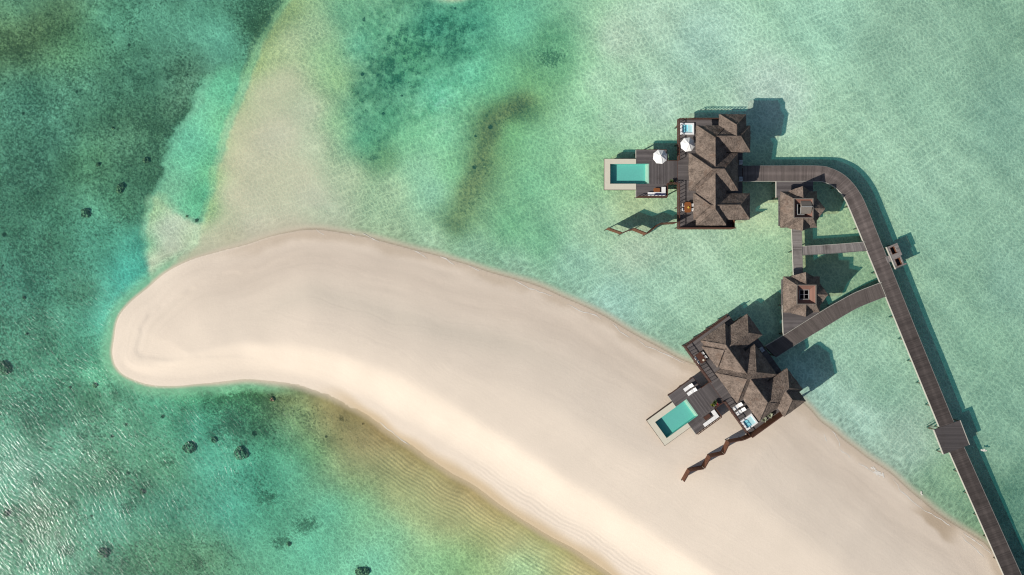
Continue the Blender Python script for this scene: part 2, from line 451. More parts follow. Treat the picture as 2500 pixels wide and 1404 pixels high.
DEEP = [(50, 30, 78, 134, 108), (90, 50, 86, 108, 66), (20, 85, 80, 108, 68), (150, 110, 76, 125, 88), (250, 60, 70, 126, 100), (400, 80, 76, 132, 106), (350, 200, 70, 122, 98), (200, 250, 70, 120, 95), (50, 250, 66, 118, 96),
 (450, 180, 76, 114, 88), (420, 260, 74, 112, 86), (600, 20, 60, 108, 84), (620, 60, 60, 94, 62), (520, 80, 80, 142, 116), (530, 120, 84, 150, 125), (580, 150, 72, 125, 98), (100, 350, 66, 116, 94), (300, 330, 76, 120, 90), (200, 400, 75, 124, 90), (50, 450, 64, 114, 90), (300, 500, 70, 120, 90), (350, 400, 64, 108, 82), (375, 330, 64, 110, 84),
 (100, 600, 64, 115, 90), (250, 600, 66, 126, 100), (320, 620, 64, 142, 120), (50, 700, 60, 116, 95), (200, 720, 70, 116, 90), (310, 680, 64, 152, 132), (100, 850, 74, 134, 108), (200, 850, 75, 140, 114), (250, 770, 84, 164, 140), (265, 900, 86, 156, 122),
 (100, 1000, 75, 140, 114), (250, 980, 90, 150, 120), (400, 1000, 90, 165, 135), (450, 965, 82, 164, 118), (550, 955, 76, 148, 100), (620, 955, 75, 130, 80), (565, 1020, 54, 112, 92), (600, 990, 58, 118, 88), (480, 1040, 80, 170, 145), (350, 1050, 94, 160, 130), (150, 1080, 95, 156, 130),
 (50, 1150, 100, 165, 140), (250, 1150, 95, 150, 120), (400, 1150, 95, 155, 120), (500, 1130, 95, 182, 156), (600, 1150, 80, 170, 145), (100, 1280, 95, 145, 115), (250, 1280, 95, 165, 140), (400, 1250, 90, 165, 140), (550, 1250, 90, 180, 156), (350, 1370, 90, 145, 110),
 (100, 1390, 95, 160, 130), (480, 1370, 100, 150, 115), (650, 1100, 76, 152, 120), (700, 1150, 100, 180, 150), (800, 1250, 100, 186, 156), (650, 1250, 85, 160, 130), (640, 1190, 60, 140, 115), (750, 1350, 100, 180, 150), (900, 1380, 120, 195, 165), (870, 1250, 115, 180, 140),
 (950, 1310, 128, 194, 155), (1050, 1390, 135, 190, 145), (1100, 1380, 130, 180, 130), (700, 962, 130, 136, 90), (780, 990, 142, 132, 90), (820, 1015, 144, 136, 94), (850, 1060, 140, 130, 90), (800, 1060, 130, 140, 100), (740, 1020, 106, 146, 106), (760, 1100, 90, 150, 105),
 (900, 1080, 155, 148, 108), (1000, 1130, 162, 156, 112), (880, 1140, 140, 146, 108), (960, 1200, 150, 160, 115), (870, 1180, 120, 155, 110), (1080, 1200, 165, 162, 118), (1000, 1260, 150, 165, 120), (1100, 1270, 155, 165, 120), (1200, 1270, 180, 172, 124), (1180, 1320, 150, 165, 115),
 (1250, 1310, 178, 176, 128), (1300, 1340, 172, 176, 126), (1300, 1390, 150, 192, 150), (1350, 1370, 176, 180, 125), (1420, 1390, 184, 178, 134), (1270, 1380, 140, 192, 150), (1150, 1370, 130, 170, 120), (940, 1060, 160, 148, 106), (1150, 1210, 178, 166, 122)]
CHANNEL = [(540, 220, 104, 184, 148), (480, 280, 122, 196, 160), (450, 350, 112, 190, 160), (440, 430, 116, 186, 152), (470, 470, 96, 178, 138), (410, 460, 128, 186, 152), (470, 400, 104, 188, 152), (560, 170, 100, 170, 135), (500, 420, 118, 186, 136), (535, 300, 116, 184, 140)]
LOBE = [(400, 560, 196, 208, 188), (420, 600, 200, 208, 188), (380, 640, 195, 204, 178), (460, 590, 182, 202, 168), (365, 520, 160, 198, 152), (352, 600, 120, 190, 145), (430, 640, 185, 190, 160)]
DEEP_POLY = [(-4000, -4000), (700, -4000), (690, -20), (645, 60), (612, 120), (588, 190), (562, 250), (532, 350), (503, 440), (490, 540), (472, 590), (420, 655), (372, 691), (600, 800), (1000, 950), (2000, 1600), (4500, 3300), (-4000, 3300)]
CHANNEL_POLY = [(548, 158), (525, 170), (490, 190), (470, 225), (450, 265), (425, 305), (408, 351), (398, 376), (384, 426), (362, 478), (390, 490), (425, 518), (460, 537), (486, 535), (500, 490), (512, 430), (534, 350), (552, 290), (572, 237), (596, 178), (575, 165)]
LOBE_POLY = [(362, 478), (390, 490), (425, 520), (460, 538), (486, 552), (484, 600), (440, 640), (410, 680), (372, 700), (362, 660), (352, 620), (347, 570), (351, 510)]

def axis(a, b, step):
    core = np.arange(a, b + step * 0.5, step)
    out = []; d = step; x = core[-1]
    while x < core[-1] + 2200:
        d *= 1.55; x += d; out.append(x)
    lo = []; d = step; x = core[0]
    while x > core[0] - 2200:
        d *= 1.55; x -= d; lo.append(x)
    return np.array(lo[::-1] + list(core) + out)
GX = axis(-108, 108, 0.36)
GY = axis(-62, 62, 0.36)
XX, YY = np.meshgrid(GX, GY)
PXX = XX * SC + 1250.0; PYY = 702.0 - YY * SC
_b = smooth_line(SOUTH[::-1] + NORTH[1:])
_k = (len(SOUTH) - 1) * 5
south = _b[:_k + 1][::-1]; north = _b[_k:]
bank = np.concatenate([north, south[::-1][:-1]])
jx = PXX + 5 * vnoise(PXX, PYY, 60, 1); jy = PYY + 5 * vnoise(PXX, PYY, 60, 2)
dN = seg_dist(jx, jy, north) / SC; dS = seg_dist(jx, jy, south) / SC
ins = inside(jx, jy, [tuple(p) for p in bank])
dd = np.minimum(dN, dS)
sd = np.where(ins, dd, -dd)                    # metres, positive on dry sand
along = (PXX - 275) / 2200.0

# target look of the water, layer by layer
T = idw(PXX, PYY, LAGOON)
def layer(T, poly, pts, feather, amp, seed, ns=30, soft=30):
    s = sdf(PXX, PYY, poly) + amp * (vnoise(PXX, PYY, ns, seed) * 1.2 + vnoise(PXX, PYY, ns / 3.0, seed + 1) * 0.8)
    a = sstep(-feather, feather, s)[..., None]
    return T * (1 - a) + idw(PXX, PYY, pts, soft=soft) * a, a[..., 0]
pale = sstep(1180, 1420, PXX)[..., None]
T = T * (1 - pale) + T * np.array([1.25, 1.06, 1.18]) * pale
barw = (sstep(0.70, 0.95, T[..., 0] / T[..., 1]) * sstep(1100, 850, PXX))[..., None]
T = T * (1 + barw * np.array([0.20, 0.12, 0.19]))
streak = smooth_line([(1272, 248), (1245, 265), (1205, 290), (1190, 325), (1178, 360), (1165, 400), (1150, 440), (1136, 475), (1122, 515), (1110, 545)], 4)
ds = seg_dist(PXX, PYY, streak) + 10 * vnoise(PXX, PYY, 34, 71) + 10 * vnoise(PXX, PYY, 12, 72)
sk = np.exp(-(np.maximum(ds, 0) / (25 + 10 * vnoise(PXX, PYY, 90, 73))) ** 2)
sk = (sk * np.clip(1.0 - 0.25 * sstep(430, 560, PYY), 0, 1))[..., None]
T = T * (1 - 0.72 * sk) + lin((114, 134, 94)) * 0.72 * sk
def fbm(sc, seed, n=4, g=0.62):
    a = np.zeros(XX.shape); w = 1.0
    for i in range(n):
        a += w * vnoise(PXX, PYY, sc, seed + i); sc *= 0.5; w *= g
    return a
mk = np.exp(-(((PXX - 1010) / 185.0) ** 4 + ((PYY - 150) / 190.0) ** 4))
mk = np.maximum(mk, 0.8 * np.exp(-(((PXX - 1345) / 48.0) ** 2 + ((PYY - 130) / 75.0) ** 2)))
mot = ((0.38 * fbm(30, 81, 3, 0.8) + 0.95 * fbm(11, 85, 2, 0.8) + 0.06) * mk)[..., None]
T = T * (1 + mot * np.array([0.85, 0.55, 0.6]))
T, aD = layer(T, DEEP_POLY, DEEP, 10.0, 9.0, 11, soft=52)
lf = (aD * sstep(950, 600, PYY))[..., None]
T = T * (1 + lf * np.array([0.47, 0.38, 0.50]))
T = T * (1 - (0.13 * aD * sstep(900, 1050, PYY) * sstep(760, 520, PXX))[..., None])
gs = (aD * np.exp(-(dS / 15.0) ** 2) * sstep(680, 820, PXX))[..., None]
T = T * (1 + gs * np.array([0.17, 0.03, 0.02]))
T, aC = layer(T, CHANNEL_POLY, CHANNEL, 8.0, 12.0, 21)
T, aL = layer(T, LOBE_POLY, LOBE, 7.0, 7.0, 31)
e = np.exp(-(((PXX - 1095) / 42.0) ** 2 + ((PYY + 12) / 18.0) ** 2) ** 2)[..., None]
T = T * (1 - e) + lin((196, 202, 172)) * e
mg = (0.75 * (1 - sstep(0.7, 3.4, -sd)) * aD * sstep(760, 640, PXX))[..., None]
T = T * (1 - mg) + lin((132, 190, 152)) * mg
lum = T @ np.array([0.25, 0.6, 0.15])
reef = np.clip((0.40 - lum) / 0.26, 0, 1) ** 1.2
patch = vnoise(PXX, PYY, 70, 41) + 0.6 * vnoise(PXX, PYY, 28, 42)
reef_n = np.clip(reef * (1 + 0.9 * patch), 0, 1)
T = T * (1 + (0.36 * aD * np.clip(reef + 0.25, 0, 1) * fbm(40, 91, 4, 0.7))[..., None])
SAND = np.array([0.80, 0.72, 0.60])
REEF = np.array([0.27, 0.26, 0.185])
bed = SAND * (1 - 0.8 * reef_n[..., None]) + REEF * 0.8 * reef_n[..., None]
GAIN = np.array([0.93, 0.91, 0.925])            # light returned by a white bed here, measured
SCATTER = np.array([0.03, 0.56, 0.50]); MW = 0.115  # colour and weight of the scattered light painted on the water sheet
mw = (MW * sstep(0.5, 5.0, -sd) * (1 - 0.65 * aD))[..., None]
Tw = np.maximum(T - mw * SCATTER * GAIN, 0.3 * T) / (1 - mw) ** 2
tint2 = np.clip(Tw / GAIN / (SAND * (1 - 0.8 * reef[..., None]) + REEF * 0.8 * reef[..., None]), 0.02, 1.0)
shallow = sstep(0.0, 0.7 + 0.9 * sstep(420, 640, PXX), -sd)[..., None]
tint2 = tint2 * shallow + (1 - shallow) * np.maximum(tint2, np.array([0.93, 0.92, 0.85]))
tint = np.sqrt(tint2)

# heights
_e = sstep(700, 1150, PXX)
zS = 0.05 * dS + 1.45 * sstep(1.2 + 2.4 * _e, 8.5 + 5.5 * _e, dS)
zN = 0.055 * dN + 0.9 * sstep(4.0, 26.0, dN)
_kk = 0.10
zi = -_kk * np.log(np.exp(-zS / _kk) + np.exp(-zN / _kk) + np.exp(-1.85 / _kk))
zi = np.maximum(zi, 0.055 * dd)
tipw = sstep(900, 450, PXX) * sstep(0.5, 3.0, dd)
zi = zi - tipw * 0.075 * sstep(4.5, 5.2, dd + 1.6 * vnoise(PXX, PYY, 55, 51) + 0.7 * vnoise(PXX, PYY, 16, 52))
zi = zi + 0.07 * vnoise(PXX, PYY, 130, 53) * sstep(2, 8, dd)
depth = 0.95 + 1.9 * aD * (1 - aL) - 0.5 * aL + 0.4 * reef + 0.35 * vnoise(PXX, PYY, 160, 54)
def blur(A, n):
    for ax in (0, 1):
        k = np.ones(2 * n + 1) / (2 * n + 1)
        pad = [(n, n) if a == ax else (0, 0) for a in (0, 1)]
        B = np.pad(A, pad, mode='edge'); c = np.cumsum(B, axis=ax)
        c = np.concatenate([np.zeros_like(np.take(c, [0], ax)), c], ax)
        m = A.shape[ax]
        A = (np.take(c, np.arange(2 * n + 1, 2 * n + 1 + m), ax) - np.take(c, np.arange(0, m), ax)) / (2 * n + 1)
    return A
depth = blur(blur(depth, 9), 9)
gold = aD * sstep(640, 760, PXX) * np.exp(-(dS / 7.0) ** 2)
depth = depth * (1 - 0.6 * gold)
zo = -np.maximum(depth, 0.3) * (1 - np.exp(-dd * 0.08 / np.maximum(depth, 0.3)))
ZZ = np.where(ins, zi, zo)
ZZ = ZZ + np.where(ins, 0, 0.10 * reef * (vnoise(PXX, PYY, 9, 55) + vnoise(PXX, PYY, 22, 56)))

# dry sand albedo: damp margins, pale crest, faint bands that follow the shore
nb = vnoise(PXX, PYY, 190, 61)
fN = sstep(-3.5, 3.5, dS - dN); fS = 1 - fN
dry = np.ones(XX.shape + (3,)) * np.array([0.79, 0.68, 0.56])
east = sstep(700, 1000, PXX)
wetN = sstep(430, 700, PXX) * (1 - sstep(0.6, 2.6, dN + 1.6 * vnoise(PXX, PYY, 45, 62) + 0.5 * vnoise(PXX, PYY, 14, 66))) * fN
tong = np.exp(-(((PXX - 2290) * 0.80 + (PYY - 1268) * 0.60) / 62.0) ** 4) * (1 - sstep(2.6, 3.4, dN + 1.3 * vnoise(PXX, PYY, 30, 63))) * fN
wetN = np.clip(np.maximum(wetN * 0.55, tong), 0, 1)
wetS = (1 - sstep(0.3, 2.5, dS + 1.2 * vnoise(PXX, PYY, 70, 64))) * fS * sstep(740, 900, PXX)
midN = np.exp(-((dN - 5.0) / 5.0) ** 2) * fN * sstep(330, 620, PXX)
c_wet = np.array([0.47, 0.375, 0.275]); c_gold = np.array([0.60, 0.46, 0.285]); c_mid = np.array([0.56, 0.47, 0.385])
mixc = lambda a, b, f: a * (1 - f[..., None]) + b * f[..., None]
dry = mixc(dry, c_mid, 0.55 * midN)
hair = vnoise(dN * 1.1 + 2.2 * vnoise(PXX, PYY, 120, 67), PXX / 110.0 + PYY / 300.0, 1.0, 68) + 0.5 * vnoise(dN * 2.0 + 2.2 * vnoise(PXX, PYY, 120, 67), PXX / 60.0, 1.0, 69)
dry = dry * (1 + (0.085 * hair * np.exp(-((dN - 5.0) / 6.5) ** 2) * fN)[..., None])
grey = np.exp(-((dN - 13.5 - 3 * vnoise(PXX, PYY, 260, 65)) / 2.4) ** 2) * (dN < dS * 1.6) * sstep(560, 800, PXX) * sstep(1500, 1150, PXX)
dry = mixc(dry, np.array([0.56, 0.51, 0.42]), 0.35 * grey)
dry = mixc(dry, c_wet, wetN)
dry = mixc(dry, c_gold, 0.85 * wetS)
line = np.exp(-((sd + 0.05) / 0.22) ** 2) * fN * sstep(640, 760, PXX)  # dark waterline: shading of a small ridge painted into the bed colour
bed = mixc(bed, SAND * np.array([0.60, 0.52, 0.48]), np.clip(line, 0, 1) * 0.5)
sgold = (1 - sstep(0.0, 3.5, -sd)) * (dS < dN) * sstep(740, 900, PXX)
bed = mixc(bed, np.array([0.60, 0.475, 0.31]), 0.75 * sgold)
edge = sstep(-0.5, 0.4, sd)
bed = bed * (1 - edge[..., None]) + dry * edge[..., None]
bed = bed * (1 - (0.7 * line * edge)[..., None] * 0.3)
ripple = aD * np.exp(-((dS - 5.6) / 3.9) ** 4) * sstep(840, 960, PXX) * (~ins)
ripdry = np.exp(-((dS - 3.6) / 1.6) ** 4) * sstep(1080, 1250, PXX) * ins
rub = np.zeros_like(XX)
for cx, cy, r in ((190, 1065, 30), (110, 1100, 26), (205, 1100, 30), (330, 1160, 26), (350, 1192, 26), (400, 1130, 40), (270, 1150, 40), (160, 1232, 30), (15, 1255, 40), (115, 1262, 26), (245, 1350, 36), (290, 1385, 30),
                  (140, 1350, 50), (235, 965, 26), (80, 1180, 40), (300, 1250, 40), (470, 1385, 50), (60, 1390, 40), (520, 1060, 36), (590, 1085, 30), (880, 1395, 26), (835, 1022, 22), (660, 970, 22), (650, 1020, 30), (560, 1010, 40), (640, 1060, 30), (1345, 140, 50), (910, 385, 22),
                  (640, 1220, 50), (680, 1330, 40), (740, 1290, 50)):
    rub = np.maximum(rub, np.exp(-(((PXX - cx) / r) ** 2 + ((PYY - cy) / (0.75 * r)) ** 2)))
rub = np.maximum(rub, 0.6 * sk[..., 0])
aux = np.stack([np.where(ins, 0, np.clip(np.maximum(reef, 0.95 * rub), 0, 1) * sstep(0.4, 3.0, -sd)), ripple + 0.38 * ripdry, sd, np.where(ins, 1.0, 0.0)], axis=-1)

def grid_mesh(name, Z, cols, mat):
    ny, nx = XX.shape
    co = np.stack([XX, YY, Z], -1).reshape(-1, 3).astype(np.float32)
    idx = np.arange(nx * ny).reshape(ny, nx)
    q = np.stack([idx[:-1, :-1], idx[:-1, 1:], idx[1:, 1:], idx[1:, :-1]], -1).reshape(-1, 4)
    me = bpy.data.meshes.new(name)
    me.vertices.add(len(co)); me.vertices.foreach_set('co', co.ravel())
    me.loops.add(q.size); me.loops.foreach_set('vertex_index', q.ravel().astype(np.int32))
    me.polygons.add(len(q)); me.polygons.foreach_set('loop_start', np.arange(0, q.size, 4, dtype=np.int32))
    me.polygons.foreach_set('use_smooth', np.ones(len(q), bool))
    me.update(calc_edges=True)
    for k, arr in cols.items():
        at = me.attributes.new(k, 'FLOAT_COLOR', 'POINT')
        a4 = np.ones((len(co), 4), np.float32); a4[:, :arr.shape[-1]] = arr.reshape(len(co), -1)
        at.data.foreach_set('color', a4.ravel())
    me.materials.append(mat)
    return link(bpy.data.objects.new(name, me))

def ground_z(x, y):
    i = int(np.clip(np.searchsorted(GX, x) - 1, 0, len(GX) - 2)); j = int(np.clip(np.searchsorted(GY, y) - 1, 0, len(GY) - 2))
    fx = (x - GX[i]) / (GX[i + 1] - GX[i]); fy = (y - GY[j]) / (GY[j + 1] - GY[j])
    return float((ZZ[j, i] * (1 - fx) + ZZ[j, i + 1] * fx) * (1 - fy) + (ZZ[j + 1, i] * (1 - fx) + ZZ[j + 1, i + 1] * fx) * fy)

def ground_material():
    t = NT('sand_and_reef')
    p = t.pos()
    col = t.attr('bed').outputs['Color']
    a = t.attr('aux'); s = t.n('ShaderNodeSeparateColor'); t.l(a.outputs['Color'], s.inputs[0])
    rf, rp, sdv, dryv = s.outputs[0], s.outputs[1], s.outputs[2], a.outputs['Alpha']
    # grains and soft clouds
    cl = t.noise(p, 0.11, 5, 0.6)
    f = t.ramp(cl, 0.25, 0.75, 0.965, 1.03)
    fine = t.ramp(t.noise(p, 5.0, 3, 0.7), 0.2, 0.8, 0.955, 1.045)
    m = t.math('MULTIPLY', f, fine)
    # bands that follow the shoreline on the dry bank
    wob = t.math('ADD', t.math('MULTIPLY', sdv, 1.15), t.math('MULTIPLY', t.noise(p, 0.06, 3), 7.0))
    b1 = t.noise(t.comb(wob, 0.0, t.math('MULTIPLY', t.noise(p, 0.02, 2), 3.0)), 1.0, 4, 0.65)
    b = t.math('ADD', 1.0, t.math('MULTIPLY', t.math('MULTIPLY', t.math('SUBTRACT', b1, 0.5), 0.05), dryv))
    m = t.math('MULTIPLY', m, b)
    mv = t.comb(m, m, m)
    col = t.mix(1.0, col, mv, 'MULTIPLY')
    # reef speckle: dark weed and rubble in clumps, more where the bed is reef
    n1 = t.noise(p, 1.9, 5, 0.8); n2 = t.noise(p, 0.22, 4, 0.6)
    dens = t.math('ADD', t.math('MULTIPLY', rf, 0.40), t.math('MULTIPLY', t.math('SUBTRACT', n2, 0.5), t.math('MULTIPLY', rf, 0.45)))
    thr = t.math('SUBTRACT', 0.77, dens)
    sp = t.n('ShaderNodeMapRange', interpolation_type='SMOOTHSTEP'); t.l(t.math('SUBTRACT', n1, thr), sp.inputs[0])
    sp.inputs[1].default_value = -0.05; sp.inputs[2].default_value = 0.12
    col = t.mix(t.math('MULTIPLY', sp.outputs[0], 0.72), col, (0.095, 0.092, 0.06))
    lt = t.ramp(t.noise(p, 3.0, 4, 0.75), 0.54, 0.68)
    col = t.mix(t.math('MULTIPLY', t.math('MULTIPLY', lt, rf), 0.6), col, (0.66, 0.60, 0.47))
    vo = t.n('ShaderNodeTexVoronoi', feature='F1'); t.l(p, vo.inputs['Vector']); vo.inputs['Scale'].default_value = 0.28
    rnd = t.n('ShaderNodeSeparateColor'); t.l(vo.outputs['Color'], rnd.inputs[0])
    spot = t.math('MULTIPLY', t.math('LESS_THAN', t.math('ADD', vo.outputs['Distance'], t.math('MULTIPLY', n1, 0.42)), t.math('ADD', 0.235, t.math('MULTIPLY', rnd.outputs[1], 0.13))), t.math('GREATER_THAN', rnd.outputs[0], 0.70))
    col = t.mix(t.math('MULTIPLY', spot, t.math('MULTIPLY', t.ramp(rf, 0.12, 0.35), 0.9)), col, (0.05, 0.042, 0.03))
    # ripple marks
    ph = t.math('ADD', t.math('MULTIPLY', sdv, 8.4), t.math('MULTIPLY', t.noise(p, 0.16, 2, 0.5), 13.0))
    rip = t.math('MULTIPLY', t.math('SINE', ph), rp)
    rip = t.math('MULTIPLY', rip, t.ramp(t.noise(p, 0.33, 3), 0.30, 0.55, 0.25, 1.0))
    h = t.math('ADD', t.math('MULTIPLY', rip, 0.020), t.math('MULTIPLY', t.noise(p, 1.6, 4, 0.65), t.math('ADD', 0.018, t.math('MULTIPLY', rf, 0.16))))
    h = t.math('ADD', h, t.math('MULTIPLY', t.math('MULTIPLY', b1, 0.02), dryv))
    nm = t.bump(h, 1.0)
    t.pbr(col, 0.95, nm, 0.08)
    return t.m

def water_material():
    t = NT('lagoon_water')
    p = t.pos()
    tint = t.attr('tint').outputs['Color']
    w = t.attr('waves'); s = t.n('ShaderNodeSeparateColor'); t.l(w.outputs['Color'], s.inputs[0])
    still, deep = s.outputs[0], s.outputs[1]
    # surface: short crests lying down to the right, plus small chop
    warp = t.n('ShaderNodeTexNoise'); t.l(p, warp.inputs['Vector']); warp.inputs['Scale'].default_value = 0.05; warp.inputs['Detail'].default_value = 2
    v = t.n('ShaderNodeVectorMath', operation='MULTIPLY_ADD'); t.l(warp.outputs['Color'], v.inputs[0]); v.inputs[1].default_value = (9, 9, 0); t.l(p, v.inputs[2])
    c1 = t.noise(t.aniso(v.outputs[0], 48, 0.75, 2.1), 1.0, 2, 0.45)
    c2 = t.noise(t.aniso(p, 35, 1.0, 2.2), 1.35, 3, 0.6)
    c3 = t.noise(t.aniso(v.outputs[0], 50, 0.055, 0.30), 1.0, 2, 0.5)
    h = t.math('ADD', t.math('MULTIPLY', c1, 0.10), t.math('MULTIPLY', c2, 0.02))
    nm = t.bump(h, 1.0)
    # painted caustics: bright net and swell shading put into the transparent colour
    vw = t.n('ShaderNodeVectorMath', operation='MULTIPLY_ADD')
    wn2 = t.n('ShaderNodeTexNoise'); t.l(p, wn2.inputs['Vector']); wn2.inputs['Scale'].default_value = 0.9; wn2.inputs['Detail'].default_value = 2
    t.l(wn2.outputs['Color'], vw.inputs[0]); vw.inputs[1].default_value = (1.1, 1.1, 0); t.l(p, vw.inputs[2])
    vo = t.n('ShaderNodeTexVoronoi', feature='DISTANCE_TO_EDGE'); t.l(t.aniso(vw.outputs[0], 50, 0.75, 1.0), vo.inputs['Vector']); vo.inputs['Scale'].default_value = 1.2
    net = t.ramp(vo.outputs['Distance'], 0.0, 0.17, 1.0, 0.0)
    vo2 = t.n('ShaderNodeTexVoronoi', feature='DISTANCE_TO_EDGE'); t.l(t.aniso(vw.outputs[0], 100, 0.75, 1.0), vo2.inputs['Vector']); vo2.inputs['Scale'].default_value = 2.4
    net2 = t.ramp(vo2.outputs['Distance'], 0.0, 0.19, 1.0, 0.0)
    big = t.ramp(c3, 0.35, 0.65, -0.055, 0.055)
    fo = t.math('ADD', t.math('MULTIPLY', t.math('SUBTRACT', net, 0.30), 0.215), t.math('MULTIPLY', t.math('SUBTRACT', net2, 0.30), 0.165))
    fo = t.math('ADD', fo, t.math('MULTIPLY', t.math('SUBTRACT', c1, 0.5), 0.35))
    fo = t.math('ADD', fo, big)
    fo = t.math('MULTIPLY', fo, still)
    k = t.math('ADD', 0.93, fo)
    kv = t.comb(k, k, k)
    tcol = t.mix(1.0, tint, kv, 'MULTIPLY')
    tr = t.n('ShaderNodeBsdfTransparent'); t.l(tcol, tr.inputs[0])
    gl = t.n('ShaderNodeBsdfGlossy'); gl.inputs['Roughness'].default_value = 0.30; t.l(nm, gl.inputs['Normal'])
    fr = t.n('ShaderNodeFresnel'); thin_ior(t, fr); t.l(nm, fr.inputs['Normal'])
    df = t.n('ShaderNodeBsdfDiffuse'); df.inputs[0].default_value = (0.03, 0.56, 0.50, 1)     # teal colour standing in for light scattered in the water, lifts shadows
    ml = t.n('ShaderNodeMixShader'); t.l(t.math('MULTIPLY', w.outputs['Alpha'], 1.0), ml.inputs[0]); t.l(tr.outputs[0], ml.inputs[1]); t.l(df.outputs[0], ml.inputs[2])
    mx = t.n('ShaderNodeMixShader'); t.l(fr.outputs[0], mx.inputs[0]); t.l(ml.outputs[0], mx.inputs[1]); t.l(gl.outputs[0], mx.inputs[2])
    t.l(mx.outputs[0], t.out.inputs['Surface'])
    return t.m

gr = grid_mesh('ground', ZZ, {'bed': bed, 'aux': aux}, ground_material())
tag(gr, kind='structure')
still = sstep(0.1, 2.5, -sd)
calm = 1 - 0.62 * sstep(0.72, 0.98, T[..., 0] / T[..., 1])
wa = np.stack([np.where(ins, 0, still * calm), aD, sd, mw[..., 0]], -1)
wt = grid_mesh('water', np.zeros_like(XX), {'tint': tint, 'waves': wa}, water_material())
tag(wt, kind='structure')

# ------------------------------------------------------------------ foam along the shore
def foam():
    t = NT('sea_foam')
    n = t.noise(t.pos(), 3.0, 4, 0.7)
    t.pbr(t.mix(n, (0.58, 0.53, 0.45), (0.80, 0.77, 0.72)), 0.9)
    mb = MB()
    lines = [[(1250, 683), (1290, 702), (1315, 712), (1350, 722)], [(1385, 742), (1420, 760), (1450, 768), (1470, 780)], [(1495, 790), (1518, 812), (1540, 826)],
             [(1553, 828), (1580, 845), (1605, 855), (1640, 872), (1672, 887)], [(1700, 893), (1718, 908)],
             [(2012, 1060), (2017, 1078)], [(2048, 1095), (2066, 1108), (2076, 1118)], [(2092, 1130), (2110, 1139), (2126, 1150), (2142, 1157), (2160, 1166)],
             [(2180, 1168), (2190, 1182), (2198, 1198), (2212, 1210), (2230, 1226), (2252, 1242)], [(2252, 1242), (2275, 1256), (2300, 1270), (2322, 1286)],
             [(2345, 1308), (2365, 1325), (2385, 1344), (2402, 1362)], [(2350, 1300), (2375, 1318), (2400, 1336), (2420, 1352)], [(2030, 1052), (2046, 1072), (2050, 1090)],
             [(885, 572), (905, 580), (925, 590)], [(770, 560), (786, 570), (792, 572)], [(1010, 610), (1030, 622), (1045, 632)], [(1075, 625), (1090, 633), (1110, 648)], [(1145, 648), (1170, 663)], [(855, 570), (868, 578)],
             [(925, 1030), (960, 1058), (1000, 1088)]]
    for L in lines:
        pts = smooth_line(L, 8)
        prev = None
        for i, (x, y) in enumerate(pts):
            w = P(x + 3.0 * mnoise.noise(Vector((x * .06, y * .06, 3))), y + 3.0 * mnoise.noise(Vector((x * .06, y * .06, 7))))
            e = min(i, len(pts) - 1 - i) / max(1, len(pts) * 0.25)
            hw = (0.035 + 0.095 * abs(mnoise.noise(Vector((x * .11, y * .11, 1))) + 0.35)) * min(1, 0.25 + e)
            d = pts[min(i + 1, len(pts) - 1)] - pts[max(i - 1, 0)]
            d = Vector((d[0], -d[1], 0)).normalized(); nn = Vector((-d.y, d.x, 0))
            a, b = w + nn * hw, w - nn * hw
            for q in (a, b): q.z = max(ground_z(q.x, q.y), 0.0) + 0.02
            if prev: mb.face([prev[0], prev[1], b, a])
            prev = (a, b)
    # spilling patches
    for cx, cy, n_, sx, sy, rot in ((2145, 1155, 46, 22, 5, 0.55), (2402, 1100, 12, 5, 3, 0.3), (2249, 1203, 8, 4, 2, 0.9),):
        for _ in range(n_):
            a = random.gauss(0, 0.45) * sx; b = random.gauss(0, 0.45) * sy
            x = cx + a * math.cos(rot) - b * math.sin(rot); y = cy + a * math.sin(rot) + b * math.cos(rot)
            w = P(x, y); r = random.uniform(0.06, 0.22); m = 7
            z = max(ground_z(w.x, w.y), 0.0) + 0.025 + random.uniform(0, 0.004)
            mb.face([Vector((w.x + r * (0.7 + 0.5 * random.random()) * math.cos(k * 2 * math.pi / m), w.y + r * (0.7 + 0.5 * random.random()) * math.sin(k * 2 * math.pi / m), z)) for k in range(m)])
    o = mb.build('foam', t.m, None, merge=0.0)
    tag(o, 'thin broken white foam line along the shore', 'foam', None, 'stuff')
foam()

